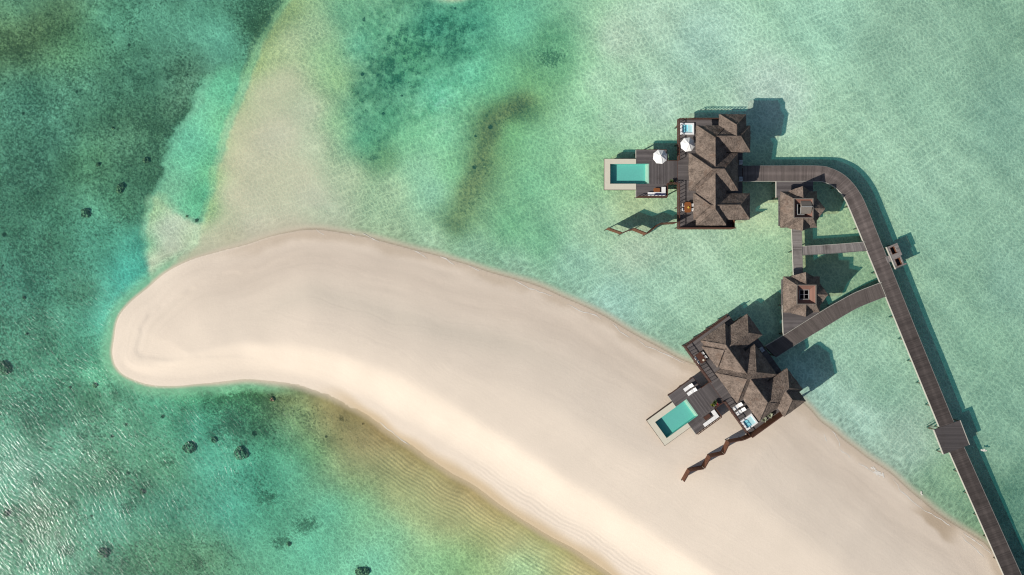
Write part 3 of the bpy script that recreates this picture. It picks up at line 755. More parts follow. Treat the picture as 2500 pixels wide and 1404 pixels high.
# ------------------------------------------------------------------ coral heads
def coral_material():
    t = NT('coral')
    p = t.pos()
    n = t.noise(p, 2.6, 5, 0.7)
    c = t.mix(t.ramp(n, 0.38, 0.62), (0.075, 0.06, 0.045), (0.62, 0.44, 0.31))
    t.pbr(c, 0.95, t.bump(t.noise(p, 3.5, 4, 0.7), 0.25), 0.1)
    return t.m
M['coral'] = coral_material()
CORALS = [(468, 1090, 19, 'dark heart shaped coral head below the sandbank, left of a round one'), (591, 1106, 20, 'large round brown coral head below the sandbank, right of a dark one'),
 (527, 1073, 9, 'small coral head between and above the two largest ones'), (14, 898, 22, 'dark coral outcrop cut by the left edge of the photo'), (298, 458, 14, 'oval dark coral head left of the turquoise channel'),
 (358, 392, 10, 'dark coral head beside the edge of the turquoise channel'), (212, 520, 14, 'lopsided coral head in the dark reef, lower left of the oval one'), (240, 402, 7, 'small coral head in the dark reef, above left of the oval one'),
 (671, 972, 9, 'small coral head just under the lower shore of the sandbank'), (241, 939, 8, 'small coral head below left of the tip of the sandbank'), (70, 815, 5, 'tiny coral head off the left edge, above the dark outcrop'),
 (62, 728, 6, 'tiny coral head far left, level with the sandbank shoulder'), (705, 1328, 8, 'small grey coral head alone on the pale turquoise bed near the bottom'), (885, 1397, 17, 'speckled coral patch cut by the bottom edge of the photo'),
 (250, 1350, 17, 'ragged coral patch among the glints near the lower left'), (350, 1200, 9, 'small coral head left of centre among the lower left glints'), (12, 1256, 11, 'coral patch at the left edge, in the lowest quarter'),
 (462, 530, 4, 'tiny dark rock at the lower end of the turquoise channel'), (275, 313, 5, 'tiny coral head high in the dark reef'), (177, 944, 5, 'tiny coral head left of the one below the sandbank tip')]
def coral(px, py, r, label):
    w = P(px, py, -1.6)
    gz = ground_z(w.x, w.y)
    rm = r / SC
    root = bpy.data.meshes.new('coral_head')
    bm = bmesh.new()
    rnd = random.Random(int(px * 7 + py))
    k = 6 if r > 12 else 3
    for i in range(k):
        a = rnd.uniform(0, 6.28); d = rm * rnd.uniform(0.1, 0.62) if i else 0
        rr = rm * rnd.uniform(0.38, 0.62) if i else rm * 0.7
        res = bmesh.ops.create_icosphere(bm, subdivisions=3, radius=1.0)
        for v in res['verts']:
            q = v.co.copy()
            off = Vector((px * .37 + i * 3, py * .21, 0))
            m = 1 + 0.38 * mnoise.noise(q * 1.7 + off) + 0.28 * mnoise.noise(q * 4.5 + off)
            v.co = Vector((q.x * rr * m + d * math.cos(a), q.y * rr * m + d * math.sin(a), q.z * min(rr, 0.9) * 0.75 * m))
    bm.to_mesh(root); bm.free()
    root.materials.append(M['coral'])
    o = link(bpy.data.objects.new('coral_head', root))
    o.location = (w.x, w.y, gz)
    tag(o, label, 'coral', 'coral heads on the lagoon bed')
for c in CORALS: coral(*c)

# ------------------------------------------------------------------ walkways
DZ = 2.0            # jetty deck height
def posts_along(parent, pts, z_top, rad=0.11, proto=[None]):
    for w in pts:
        gz = ground_z(w.x, w.y) - 0.3
        if proto[0] is None:
            mb = MB(); mb.tube([(0, 0, 0), (0, 0, 1)], 1.0, 8)
            proto[0] = mb.build('post', M['post'])
            o = proto[0]
        else:
            o = proto[0].copy(); link(o)
        o.parent = parent
        o.location = Vector((w.x, w.y, gz)) - parent.location
        o.scale = (rad, rad, z_top - gz)

def resample(L, n):
    L = np.array(L, float)
    s = np.concatenate([[0], np.cumsum(np.hypot(*np.diff(L, axis=0).T))])
    q = np.linspace(0, s[-1], n)
    return np.stack([np.interp(q, s, L[:, 0]), np.interp(q, s, L[:, 1])], -1)

M['darkboards'] = planks('dark_boards', (0.045, 0.040, 0.041), (0.10, 0.088, 0.087), 0.2)
M['branch'] = planks('branch_boards', (0.08, 0.066, 0.06), (0.15, 0.125, 0.113), 0.19)
def walkway(name, left, right, label, mat, z=DZ, spacing=4.6, pdist=0.0, beams=True, group='timber walkways over the lagoon', centre_strip=False, beam_l=True, beam_r=True, skip=()):
    Lw = [P(x, y, z) for x, y in left]; Rw = [P(x, y, z) for x, y in right]
    base = (Lw[0] + Rw[0]) / 2
    root = empty(name, (base.x, base.y, z), label, 'walkway', group)
    mb = MB(); d = 0.0
    for i in range(len(Lw) - 1):
        l0, l1, r0, r1 = Lw[i], Lw[i + 1], Rw[i], Rw[i + 1]
        seg = ((l1 + r1) / 2 - (l0 + r0) / 2).length
        wv = (r0 - l0).length
        dn = Vector((0, 0, -0.14))
        uv = [(d, 0), (d, wv), (d + seg, wv), (d + seg, 0)]
        mb.face([l0, r0, r1, l1], uv)
        mb.face([l0 + dn, l1 + dn, r1 + dn, r0 + dn], uv)
        mb.face([l0, l1, l1 + dn, l0 + dn], [(d, 0), (d + seg, 0), (d + seg, .1), (d, .1)])
        mb.face([r0, r0 + dn, r1 + dn, r1], [(d, 0), (d, .1), (d + seg, .1), (d + seg, 0)])
        d += seg
    mb.face([Lw[0], Lw[0] + dn, Rw[0] + dn, Rw[0]]); mb.face([Lw[-1], Rw[-1], Rw[-1] + dn, Lw[-1] + dn])
    mb.build('deck_boards', mat, root)
    for pts, on in ((Lw, beam_l), (Rw, beam_r)):
        if not on: continue
        b = MB()
        other = Rw if pts is Lw else Lw
        for i in range(len(pts) - 1):
            if i in skip: continue
            o0 = (pts[i] - other[i]).normalized() * 0.09; o1 = (pts[i + 1] - other[i + 1]).normalized() * 0.09
            a0, a1, c0, c1 = pts[i] + o0 * 0.02, pts[i + 1] + o1 * 0.02, pts[i] + o0 * 0.95, pts[i + 1] + o1 * 0.95
            up = Vector((0, 0, 0.05)); dn = Vector((0, 0, -0.34))
            b.face([a0 + up, a1 + up, c1 + up, c0 + up]); b.face([c0 + up, c1 + up, c1 + dn, c0 + dn])
            b.face([a0 + up, a0 + dn, a1 + dn, a1 + up]); b.face([a0 + dn, c0 + dn, c1 + dn, a1 + dn])
        b.build('edge_beam', M['fascia'] if pts is Lw else M['shadeedge'], root)
    if spacing:
        n = max(2, int(d / spacing) + 1)
        pl = resample([(p.x, p.y) for p in Lw], n); pr = resample([(p.x, p.y) for p in Rw], n)
        pl2 = pl + (pr - pl) * 0.15; pr2 = pr + (pl - pr) * 0.15
        posts_along(root, [Vector((a[0], a[1], 0)) for a in pl2] + [Vector((a[0], a[1], 0)) for a in pr2], z - 0.15)
        # cross beams under the boards
        for a, c in zip(pl2, pr2):
            cb = MB(); cb.bar((a[0], a[1], 0), (c[0], c[1], 0), 0.16, z - 0.42, z - 0.145)
            cb.build('cross_beam', M['darkwood'], root)
    return root

outer = [(1814, 405.6), (1900, 405.4), (1998, 405.6), (2030, 412), (2058, 426), (2080, 446), (2097, 469), (2111, 495), (2134, 552)]
inner = [(1814, 442), (1900, 442), (1994, 442), (2013, 444.5), (2033, 453), (2051, 468), (2065, 487), (2077, 513), (2099, 566)]
o_s = smooth_line(outer, 5); i_s = smooth_line(inner, 5)
wl = [tuple(p) for p in i_s] + [(2196, 803.5), (2293.4, 1041), (2319.3, 1104.6), (2451, 1403), (2560, 1650), (2700, 1965)]
wr = [tuple(p) for p in o_s] + [(2230, 791), (2327.3, 1029.0), (2353.2, 1092), (2487, 1390), (2596, 1636), (2736, 1951)]
walkway('jetty', wl, wr, 'long dark timber jetty curving from the upper villa to the bottom right corner', M['jetty'], skip=(len(i_s) + 1,))
walkway('walkway', [(1933.5, 552), (1938.5, 676)], [(1956, 552), (1959.5, 676)], 'narrow pale walkway running straight between the two open roofed huts', M['walk'], DZ - 0.01, 3.4)
walkway('walkway', [(1958.8, 602), (2010, 599), (2060, 595.5), (2113, 591)], [(1960.5, 622.5), (2012, 619.5), (2064, 616), (2122, 611)], 'short pale walkway linking the hut walkway sideways to the jetty', M['walk'], DZ - 0.02, 0)
dl = smooth_line([(2153, 689.5), (2092, 713), (2052, 734), (2010, 758), (1918, 816), (1868, 846)], 4)
dr = smooth_line([(2167, 721.5), (2100, 748), (2063, 768), (2030, 788), (1944, 840), (1894, 872)], 4)
walkway('walkway', [tuple(p) for p in dl], [tuple(p) for p in dr], 'bent brown walkway branching off the jetty down to the lower villa', M['branch'], DZ + 0.01, 4.4)

def platform(poly, label, mat, z, along='u', beam_edges=(), name='landing_platform', post_pts=None):
    pts = [P(x, y, z) for x, y in poly]
    c = sum(pts, Vector()) / len(pts)
    root = empty(name, (c.x, c.y, z), label, 'platform', 'landing platforms')
    mb = MB(); mb.prism(WF, [(p.x, p.y) for p in pts], z - 0.14, z, along)
    mb.build('deck_boards', mat, root)
    for a, b in beam_edges:
        m2 = MB(); d = (pts[b] - pts[a]).normalized(); nn = Vector((d.y, -d.x, 0))
        if (c - pts[a]).dot(nn) > 0: nn = -nn
        m2.bar(pts[a] + nn * 0.065, pts[b] + nn * 0.065, 0.12, z - 0.34, z + 0.05)
        m2.build('edge_beam', M['fascia'], root)
    posts_along(root, [p + (c - p) * 0.05 for p in pts], z - 0.15)
    return root
platform([(2280.8, 1048.5), (2343.3, 1026.4), (2366.2, 1086.3), (2304.4, 1109.2)], 'square landing widening the jetty near the right edge', M['darkboards'], DZ + 0.03, 'n', ((0, 3), (1, 2)))
platform([(1896, 442), (1985, 442), (1985, 482), (1896, 482)], 'small landing between the jetty and the upper hut', M['deck'], DZ - 0.03, 'n', ((0, 3),))
platform([(1910.3, 744), (1990, 744), (1998, 764), (1990, 771), (1918, 817), (1913.5, 818)], 'wedge shaped landing under the lower hut beside the bent walkway', M['deck'], DZ - 0.03, 'n', ((5, 0),))

# slanting brace ladder by the square landing
def ladder():
    a = P(2281, 1047, DZ); b = P(2268, 1043.5, 0.2)
    root = empty('water_ladder', (a.x, a.y, DZ), 'small dark ladder dropping into the water from the square landing', 'ladder')
    for off in (-0.3, 0.3):
        mb = MB(); mb.tube([a + Vector((0.12, 0.12 + off, 0.1)), b + Vector((0, off, -1.1))], 0.05, 6); mb.build('stringer', M['darkwood'], root)
    for k in range(5):
        t = k / 5 + 0.1; q = a.lerp(b, t)
        mb = MB(); mb.tube([q + Vector((0.05, -0.3, 0)), q + Vector((0.05, 0.3, 0))], 0.035, 6); mb.build('rung', M['darkwood'], root)
ladder()

# ------------------------------------------------------------------ swing bench pontoon beside the jetty
def pontoon():
    z = 2.15
    A = P(2165.3, 603.5, z); B = P(2187.7, 656.2, z)
    en = (B - A).normalized(); L = (B - A).length
    eu = Vector((-en.y, en.x, 0)); 
    if eu.x < 0: eu = -eu
    F = Frame(A, eu, en)
    root = empty('lounging_pontoon', F.p(1.0, L / 2, z), 'small timber lounging platform with two sunken seats beside the jetty', 'platform')
    W = (P(2190.5, 594.6, z) - A).length + 0.05
    mb = MB()
    s0, s1, s2, s3 = 0.35, 1.75, 2.75, 4.2
    # frame round two pits
    mb.box(F, 0.0, 0.42, 0, L, z - 0.3, z, 'n')
    mb.box(F, 0.42, 1.5, 0, s0, z - 0.3, z - 0.003, 'n'); mb.box(F, 0.42, 1.62, s1, s2, z - 0.3, z - 0.003, 'n'); mb.box(F, 0.42, 2.25, s3, L, z - 0.3, z - 0.003, 'n')
    mb.box(F, 1.5, W, 0, s1, z - 0.3, z - 0.006, 'n'); mb.box(F, 1.62, W, s1, s2 - 0.25, z - 0.3, z - 0.006, 'n'); mb.box(F, 1.62, 1.8, s2 - 0.25, s3, z - 0.3, z - 0.006, 'n')
    mb.build('deck_boards', M['walk'], root)
    for a, b, u1 in ((s0, s1, 1.5), (s2, s3, 1.62)):
        q = MB(); q.box(F, 0.42, u1, a, b, z - 0.95, z - 0.85); q.build('seat', M['slate'], root)
        q = MB(); q.box(F, u1 - 0.07, u1 - .006, a + .071, b - .071, z - 0.85, z - 0.31); q.box(F, 0.425, 0.50, a + .005, b - .005, z - 0.85, z - 0.01); q.box(F, 0.5, u1 - .005, a + .004, a + 0.07, z - 0.85, z - 0.02); q.box(F, 0.5, u1 - .005, b - 0.07, b - .004, z - 0.85, z - 0.02); q.build('seat_back', M['redwood'], root)
    q = MB(); q.box(F, -0.12, -0.002, -0.05, L + 0.05, z - 0.32, z + 0.06); q.build('edge_beam', M['fascia'], root)
    q = MB(); q.bar(F.p(-1.0, L * 0.5, 0), F.p(-0.12, L * 0.5, 0), 1.2, z - 0.25, z - 0.12); q.build('step', M['walk'], root)
    posts_along(root, [F.p(u, n, 0) for u in (0.25, W - 0.3) for n in (0.3, L * 0.5 - 0.2)] + [F.p(0.3, L - 0.3, 0), F.p(1.6, L - 0.3, 0)], z - 0.3)
pontoon()

# ------------------------------------------------------------------ villas
VZ = 2.3            # villa deck height
EZ = 5.3            # eave height
PITCH = 0.85
K = (H - VZ) / H / SC
F1 = Frame(P(1655, 558, VZ), (1, 0, 0), (0, 1, 0))
F2 = Frame(P(1669, 845, VZ), (0.81, 0.587, 0), (0.587, -0.81, 0))

def hip_roof(F, u0, u1, n0, n1, ez, pitch, parent, dz=0.0, hip=(True, True), mat='thatch', axis=None):
    """hip roof over a rectangle, ridge along the longer side; hip[k] False leaves that end running on"""
    mb = MB()
    W, L = u1 - u0, n1 - n0
    swap = W > L if axis is None else axis == 'u'
    if swap: pt = lambda a, b, z: F.p(b, a, z); a0, a1, b0, b1 = n0, n1, u0, u1
    else: pt = lambda a, b, z: F.p(a, b, z); a0, a1, b0, b1 = u0, u1, n0, n1
    w = (a1 - a0) / 2; am = (a0 + a1) / 2; zr = ez + w * pitch + dz; ez = ez + dz
    r0 = b0 + w if hip[0] else b0; r1 = b1 - w if hip[1] else b1
    R0, R1 = pt(am, r0, zr), pt(am, r1, zr)
    c00, c10, c01, c11 = pt(a0, b0, ez), pt(a1, b0, ez), pt(a0, b1, ez), pt(a1, b1, ez)
    mb.slope(c00, c01, R0, R1); mb.slope(c10, c11, R0, R1)
    if hip[0]: mb.slope(c00, c10, R0, R0)
    if hip[1]: mb.slope(c01, c11, R1, R1)
    mb.face([c + Vector((0, 0, -0.22)) for c in (c00, c10, c11, c01)])
    o = mb.build('roof', M[mat], parent, merge=0.002)
    # ridge roll of tied thatch over ridge and hips
    rr = MB()
    def roll(a, b, r=0.13):
        n = max(3, int((b - a).length / 0.4))
        rr.tube([a.lerp(b, i / n) + Vector((0, 0, 0.02 + 0.04 * mnoise.noise(a.lerp(b, i / n) * 2))) for i in range(n + 1)], r, 6)
    roll(R0, R1)
    if hip[0]: roll(R0, c00.lerp(R0, .06), 0.10); roll(R0, c10.lerp(R0, .06), 0.10)
    if hip[1]: roll(R1, c01.lerp(R1, .06), 0.10); roll(R1, c11.lerp(R1, .06), 0.10)
    q = rr.build('ridge_roll', M['thatch'], parent); q.parent = o
    return o
def o_parent(o): return o.parent

def railing(F, pts, z, parent, h=1.05, name='railing', mat='rail', step=0.68):
    mb = MB()
    for (a, b) in zip(pts[:-1], pts[1:]):
        A, B = F.p(a[0], a[1], 0), F.p(b[0], b[1], 0)
        mb.bar(A, B, 0.15, z + h - 0.06, z + h)
        mb.bar(A, B, 0.06, z + 0.12, z + 0.18)
        n = max(1, round((B - A).length / step))
        d = (B - A).normalized()
        for i in range(n + 1):
            q = A + (B - A) * (i / n)
            mb.bar(q - d * 0.045, q + d * 0.045, 0.09, z - 0.02, z + h - 0.05)
    return mb.build(name, M[mat], parent)

def villa(F, label, wall_end, tag_):
    base = F.p(6, 10, VZ)
    root = empty('overwater_villa', base, label, 'villa', 'thatched villas on stilts')
    dk = MB()
    poly = [(0, 0), (10.45, 0), (10.45, 2.0), (12.35, 2.0), (12.35, 20.2), (8.2, 20.2), (8.2, 21.0), (0, 21.0)]
    dk.prism(F, poly, VZ - 0.16, VZ, 'n')
    dk.build('deck', M['deck'], root)
    sk = MB()
    m = len(poly)
    for i in range(m):
        a, b = poly[i], poly[(i + 1) % m]
        A, B = F.p(*a, 0), F.p(*b, 0); c = F.p(5, 10, 0)
        d = (B - A).normalized(); nn = Vector((d.y, -d.x, 0))
        if (F.p((a[0] + b[0]) / 2, (a[1] + b[1]) / 2, 0) + nn * 0.05 - c).length < (F.p((a[0] + b[0]) / 2, (a[1] + b[1]) / 2, 0) - c).length: nn = -nn
        sk.bar(A + nn * 0.04, B + nn * 0.04, 0.07, VZ - 0.42, VZ - 0.02)
    sk.build('deck_fascia', M['rail'], root)
    hip_roof(F, 2.73, 8.36, 0.35, 19.08, EZ, PITCH, root)
    hip_roof(F, 5.9, 12.86, 14.08, 19.06, EZ, PITCH, root, 0.01, (False, True))
    hip_roof(F, 7.02, 12.09, 16.6, 21.18, EZ, PITCH, root, 0.02, (False, True), axis='n')
    hip_roof(F, 1.36, 10.56, 6.88, 13.88, EZ, PITCH, root, 0.015)
    hip_roof(F, 2.26, 12.76, 1.43, 6.34, EZ, PITCH, root, 0.005)
    for (u0, u1, n0, n1) in ((3.6, 7.6, 1.3, 18.2), (7.602, 11.95, 14.95, 18.2), (7.9, 11.3, 18.202, 20.1), (2.3, 3.598, 7.8, 13.0), (7.602, 9.8, 7.8, 13.0), (3.2, 3.597, 2.3, 5.5), (7.603, 11.9, 2.3, 5.5)):
        w = MB(); w.box(F, u0, u1, n0, n1, VZ, EZ + 0.25); w.build('wall', M['plaster'], root)
    for (u0, n0, n1) in ((2.28, 8.6, 12.2), (3.18, 2.7, 5.1), (3.58, 14.6, 17.4)):
        d = MB(); d.box(F, u0 - 0.04, u0 - 0.0025, n0, n1, VZ + 0.02, VZ + 2.35); dr = d.build('glass_door', M['glass'], root)
        g = MB()
        for k in range(5):
            nn = n0 + (n1 - n0) * k / 4
            g.box(F, u0 - 0.07, u0 - 0.042, nn - 0.05, nn + 0.05, VZ + 0.02, VZ + 2.4)
        fo = g.build('door_frame', M['darkwood'], root); fo.parent = dr
    for (u0, u1, n) in ((8.6, 11.0, 20.1), (8.4, 11.2, 2.3)):
        sgn = 1 if n > 10 else -1
        d = MB(); d.box(F, u0, u1, min(n + sgn * .003, n + sgn * 0.04), max(n + sgn * .003, n + sgn * 0.04), VZ + 1.0, VZ + 2.2); d.build('window', M['glass'], root)
    # stilts
    pts = [F.p(u, n, 0) for u in (0.2, 3.0, 6.0, 9.0, 12.1) for n in (0.3, 4.2, 8.2, 12.4, 16.5, 20.0) if not (u > 11 and n < 1)]
    posts_along(root, pts, VZ - 0.16, 0.14)
    # railings and the tall boarded screen along the exposed end
    railing(F, [(0.08, 0.1), (0.08, 8.5)], VZ, root); railing(F, [(0.08, 13.05), (0.08, 20.9)], VZ, root)
    if wall_end == 'low':
        railing(F, [(0.16, 20.92), (8.1, 20.92)], VZ, root)
        w = MB(); w.box(F, 0.0, 10.4, -0.14, -0.03, VZ - 0.5, VZ + 2.25); bs = w.build('boarded_screen', M['redwood'], root)
        w = MB(); w.box(F, -0.02, 10.42, -0.19, 0.02, VZ + 2.255, VZ + 2.33); w.build('screen_cap', M['rail'], root)
        w = MB(); w.box(F, 10.48, 10.58, 0.02, 1.6, VZ - 0.5, VZ + 1.1); w.build('screen_return', M['redwood'], root)
    else:
        railing(F, [(0.16, 0.08), (9.8, 0.08)], VZ, root, 1.05)
        w = MB(); w.box(F, 0.0, 8.2, 21.03, 21.14, VZ - 0.8, VZ + 2.2); w.build('boarded_screen', M['redwood'], root)
        w = MB(); w.box(F, -0.02, 8.22, 20.98, 21.19, VZ + 2.205, VZ + 2.28); w.build('screen_cap', M['rail'], root)
    return root

villa(F1, 'upper brown thatched villa on stilts in the lagoon with a white parasol on its deck', 'low', 1)
villa(F2, 'lower brown thatched villa turned at an angle, standing half on the sandbank', 'high', 2)

def pool_deck(F, side, label):
    root = empty('pool_deck', F.p(-4, 10.5, VZ), label, 'deck', 'timber pool decks')
    z = VZ - 0.04
    a = MB(); a.prism(F, [(-5.45, 8.58), (-0.06, 8.58), (-0.06, 13.0), (-5.45, 13.0)], z - 0.14, z, 'u'); a.build('deck_boards', M['deck'], root)
    a = MB(); a.prism(F, [(-7.98, 13.003), (-2.1, 13.003), (-2.1, 15.1), (-7.98, 15.1)], z - 0.14, z - 0.004, 'n'); a.build('deck_boards', M['deck'], root)
    a = MB(); a.prism(F, [(-7.98, 6.0), (-2.1, 6.0), (-2.1, 8.577), (-7.98, 8.577)], z - 0.14, z - 0.004, 'n'); a.build('deck_boards', M['deck'], root)
    a = MB(); a.prism(F, [(-7.98, 12.47), (-5.452, 12.47), (-5.452, 13.0), (-7.98, 13.0)], z - 0.14, z - 0.002, 'n'); a.build('deck_boards', M['deck'], root)
    for p, q in (((-8.02, 13.5), (-8.02, 15.1)), ((-8.02, 6.0), (-8.02, 7.3))): 
        f = MB(); f.bar(F.p(*p, 0), F.p(*q, 0), 0.08, z - 0.4, z + 0.01); f.build('edge_beam', M['fascia'], root)
    for p, q in (((-8.0, 15.15), (-2.06, 15.15)), ((-8.0, 5.95), (-2.06, 5.95)), ((-2.05, 6.0), (-2.05, 8.5)), ((-2.05, 13.05), (-2.05, 15.1)), ((-2.0, 8.53), (-0.1, 8.53)), ((-2.0, 13.04), (-0.1, 13.04))):
        f = MB(); f.bar(F.p(*p, 0), F.p(*q, 0), 0.08, z - 0.4, z - 0.01)
        f.build('deck_fascia', M['rail'], root)
    if side == 'low': railing(F, [(-7.8, 6.06), (-2.16, 6.06), (-2.16, 8.5)], z, root, 0.95); railing(F, [(-2.0, 8.62), (-0.15, 8.62)], z, root, 0.95)
    else: railing(F, [(-7.8, 15.04), (-2.16, 15.04), (-2.16, 13.1)], z, root, 0.95); railing(F, [(-2.0, 12.96), (-0.15, 12.96)], z, root, 0.95)
    posts_along(root, [F.p(u, n, 0) for u in (-7.7, -5.0, -2.4) for n in (6.3, 8.3, 13.3, 14.8)], z - 0.14, 0.13)
pool_deck(F1, 'low', 'timber deck round the upper villa pool with a parasol and white corner sofa')
pool_deck(F2, 'high', 'timber deck round the lower villa pool with two white sunloungers')

def pool(F, label):
    root = empty('plunge_pool', F.p(-9, 10.4, VZ), label, 'pool', 'turquoise plunge pools')
    z = VZ - 0.02
    U0, U1, N0, N1 = -14.1, -5.46, 7.47, 13.36     # outer
    u0, u1, n0, n1 = -13.0, -5.5, 8.6, 12.42       # water
    c = MB()
    c.box(F, U0, u0, N0, N1, z - 0.18, z, 'n'); c.box(F, u0 + .002, -8.03, N0, n0, z - 0.18, z - .002); c.box(F, u0 + .002, -8.03, n1, N1, z - 0.18, z - .002)
    c.build('coping', M['stone'], root)
    w = MB()
    w.box(F, U0 + 0.05, U0 + 0.2, N0 + 0.05, N1 - 0.05, z - 1.25, z - 0.185); w.box(F, U0 + 0.2, -8.1, N0 + 0.05, N0 + 0.2, z - 1.25, z - 0.185); w.box(F, U0 + 0.2, -8.1, N1 - 0.2, N1 - 0.05, z - 1.25, z - 0.185)
    w.box(F, U0 + 0.21, u1, N0 + 0.21, N1 - 0.21, z - 1.25, z - 1.1)
    w.build('outer_wall', M['darkwood'], root)
    ln = MB()
    ln.box(F, U0 - 0.07, U0 - 0.005, N0 - 0.07, N1 + 0.07, z - 0.3, z - 0.02); ln.box(F, U0, -8.1, N0 - 0.07, N0 - 0.005, z - 0.3, z - 0.02); ln.box(F, U0, -8.1, N1 + 0.005, N1 + 0.07, z - 0.3, z - 0.02)
    ln.build('rim_band', M['darkwood'], root)
    b = MB(); b.box(F, u0 - .1, u1 + .02, n0 - .1, n1 + .1, z - 1.05, z - 0.98)
    b.box(F, u0 - 0.12, u0 - .001, n0 - .12, n1 + .12, z - 0.98, z - 0.182); b.box(F, u0, u1, n0 - 0.12, n0 - .001, z - 0.98, z - 0.182); b.box(F, u0, u1, n1 + .001, n1 + 0.12, z - 0.98, z - 0.182)
    b.build('basin', M['tile'], root)
    l = MB(); l.box(F, u1 - 0.30, u1 - .002, n0 + .004, n1 - .004, z - 0.975, z - 0.16); l.box(F, u1 - 0.55, u1 - .302, n0 + .004, n1 - .004, z - 0.975, z - 0.6); l.build('step_ledge', M['ledge'], root)
    q = MB(); q.face([F.p(u0, n0, z - 0.12), F.p(u1 - 0.02, n0, z - 0.12), F.p(u1 - 0.02, n1, z - 0.12), F.p(u0, n1, z - 0.12)]); q.build('pool_water', M['poolwater'], root)
    posts_along(root, [F.p(u, n, 0) for u in (-13.6, -9.0) for n in (8.0, 12.9)], z - 1.25, 0.16)
pool(F1, 'turquoise plunge pool of the upper villa, standing over the lagoon')
pool(F2, 'turquoise plunge pool of the lower villa, standing over the sand')

def hot_tub(F, u, n, label):
    root = empty('hot_tub', F.p(u, n, VZ), label, 'hot tub', 'square hot tubs on the decks')
    z = VZ + 0.30; a, b = 1.3, 1.1
    r = MB(); t = 0.32
    r.box(F, u - a, u + a, n - b, n - b + t, VZ + 0.002, z); r.box(F, u - a, u + a, n + b - t, n + b, VZ + 0.002, z)
    r.box(F, u - a, u - a + t, n - b + t + .001, n + b - t - .001, VZ + 0.002, z - .002); r.box(F, u + a - t, u + a, n - b + t + .001, n + b - t - .001, VZ + 0.002, z - .002)
    r.build('rim', M['acrylic'], root)
    c = MB(); c.box(F, u - a + t, u + 0.15, n - b + t, n + b - t, VZ + 0.004, VZ + 0.03); c.build('basin', M['tubtile'], root)
    c = MB(); c.box(F, u + 0.152, u + a - t, n - b + t, n + b - t, VZ + 0.004, VZ + 0.16)
    c.box(F, u - 0.2, u + 0.15, n - b + t, n - b + t + 0.3, VZ + 0.031, VZ + 0.14); c.build('seat', M['tubpale'], root)
    w = MB(); w.face([F.p(u - a + t, n - b + t, z - 0.06), F.p(u + a - t, n - b + t, z - 0.06), F.p(u + a - t, n + b - t, z - 0.06), F.p(u - a + t, n + b - t, z - 0.06)]); w.build('tub_water', M['poolwater'], root)
hot_tub(F1, 1.73, 19.1, 'white square hot tub on the upper villa deck above a parasol')
hot_tub(F2, 1.6, 19.1, 'white square hot tub on the lower villa deck beside two loungers')

# ------------------------------------------------------------------ zigzag timber screens
def zigzag(top, base_z, zt, label, posts, bottom=None):
    root = empty('zigzag_screen', (*(P(*top[0], zt).xy), 0), label, 'screen', 'folded timber screens')
    V = [P(x, y, zt) for x, y in top] if bottom is None else [P(x, y, base_z) for x, y in bottom]
    for a, b in zip(V[:-1], V[1:]):
        d = (b - a).normalized() * 0.04
        m = MB(); m.bar(a + d, b - d, 0.09, base_z, zt - 0.08); m.build('panel', M['redwood'], root)
        c = MB(); c.bar(a + d * 1.5, b - d * 1.5, 0.17, zt - 0.075, zt); c.build('cap_rail', M['rail'], root)
    for a in V[1:]:
        gz = ground_z(a.x, a.y)
        for o in ((0.0, 0),):
            m = MB(); m.tube([(a.x + o[0], a.y + o[1] - 0.12, gz - 0.2), (a.x + o[0], a.y + o[1] - 0.12, max(base_z, gz) + 0.3)], 0.10, 8); m.build('post', M['post'], root)
zigzag([(1655, 542.5), (1612, 545), (1581, 570), (1549, 557), (1520.5, 568), (1485, 555.5)], 0.8, VZ + 2.2, 'folded brown timber screen standing in the water off the upper villa', True)
_q = F2.p(0.05, 21.085, 1.65); _k2 = SC * H / (H - 1.65)
BF = [(1250 + _q.x * _k2, 702 - _q.y * _k2), (1807, 1068), (1773, 1074), (1760, 1102), (1728, 1109), (1712, 1137), (1678, 1143), (1663, 1169)]
zigzag(BF, 1.65, 1.65 + 2.25, 'folded brown timber screen zigzagging over the sand from the lower villa', False, BF)

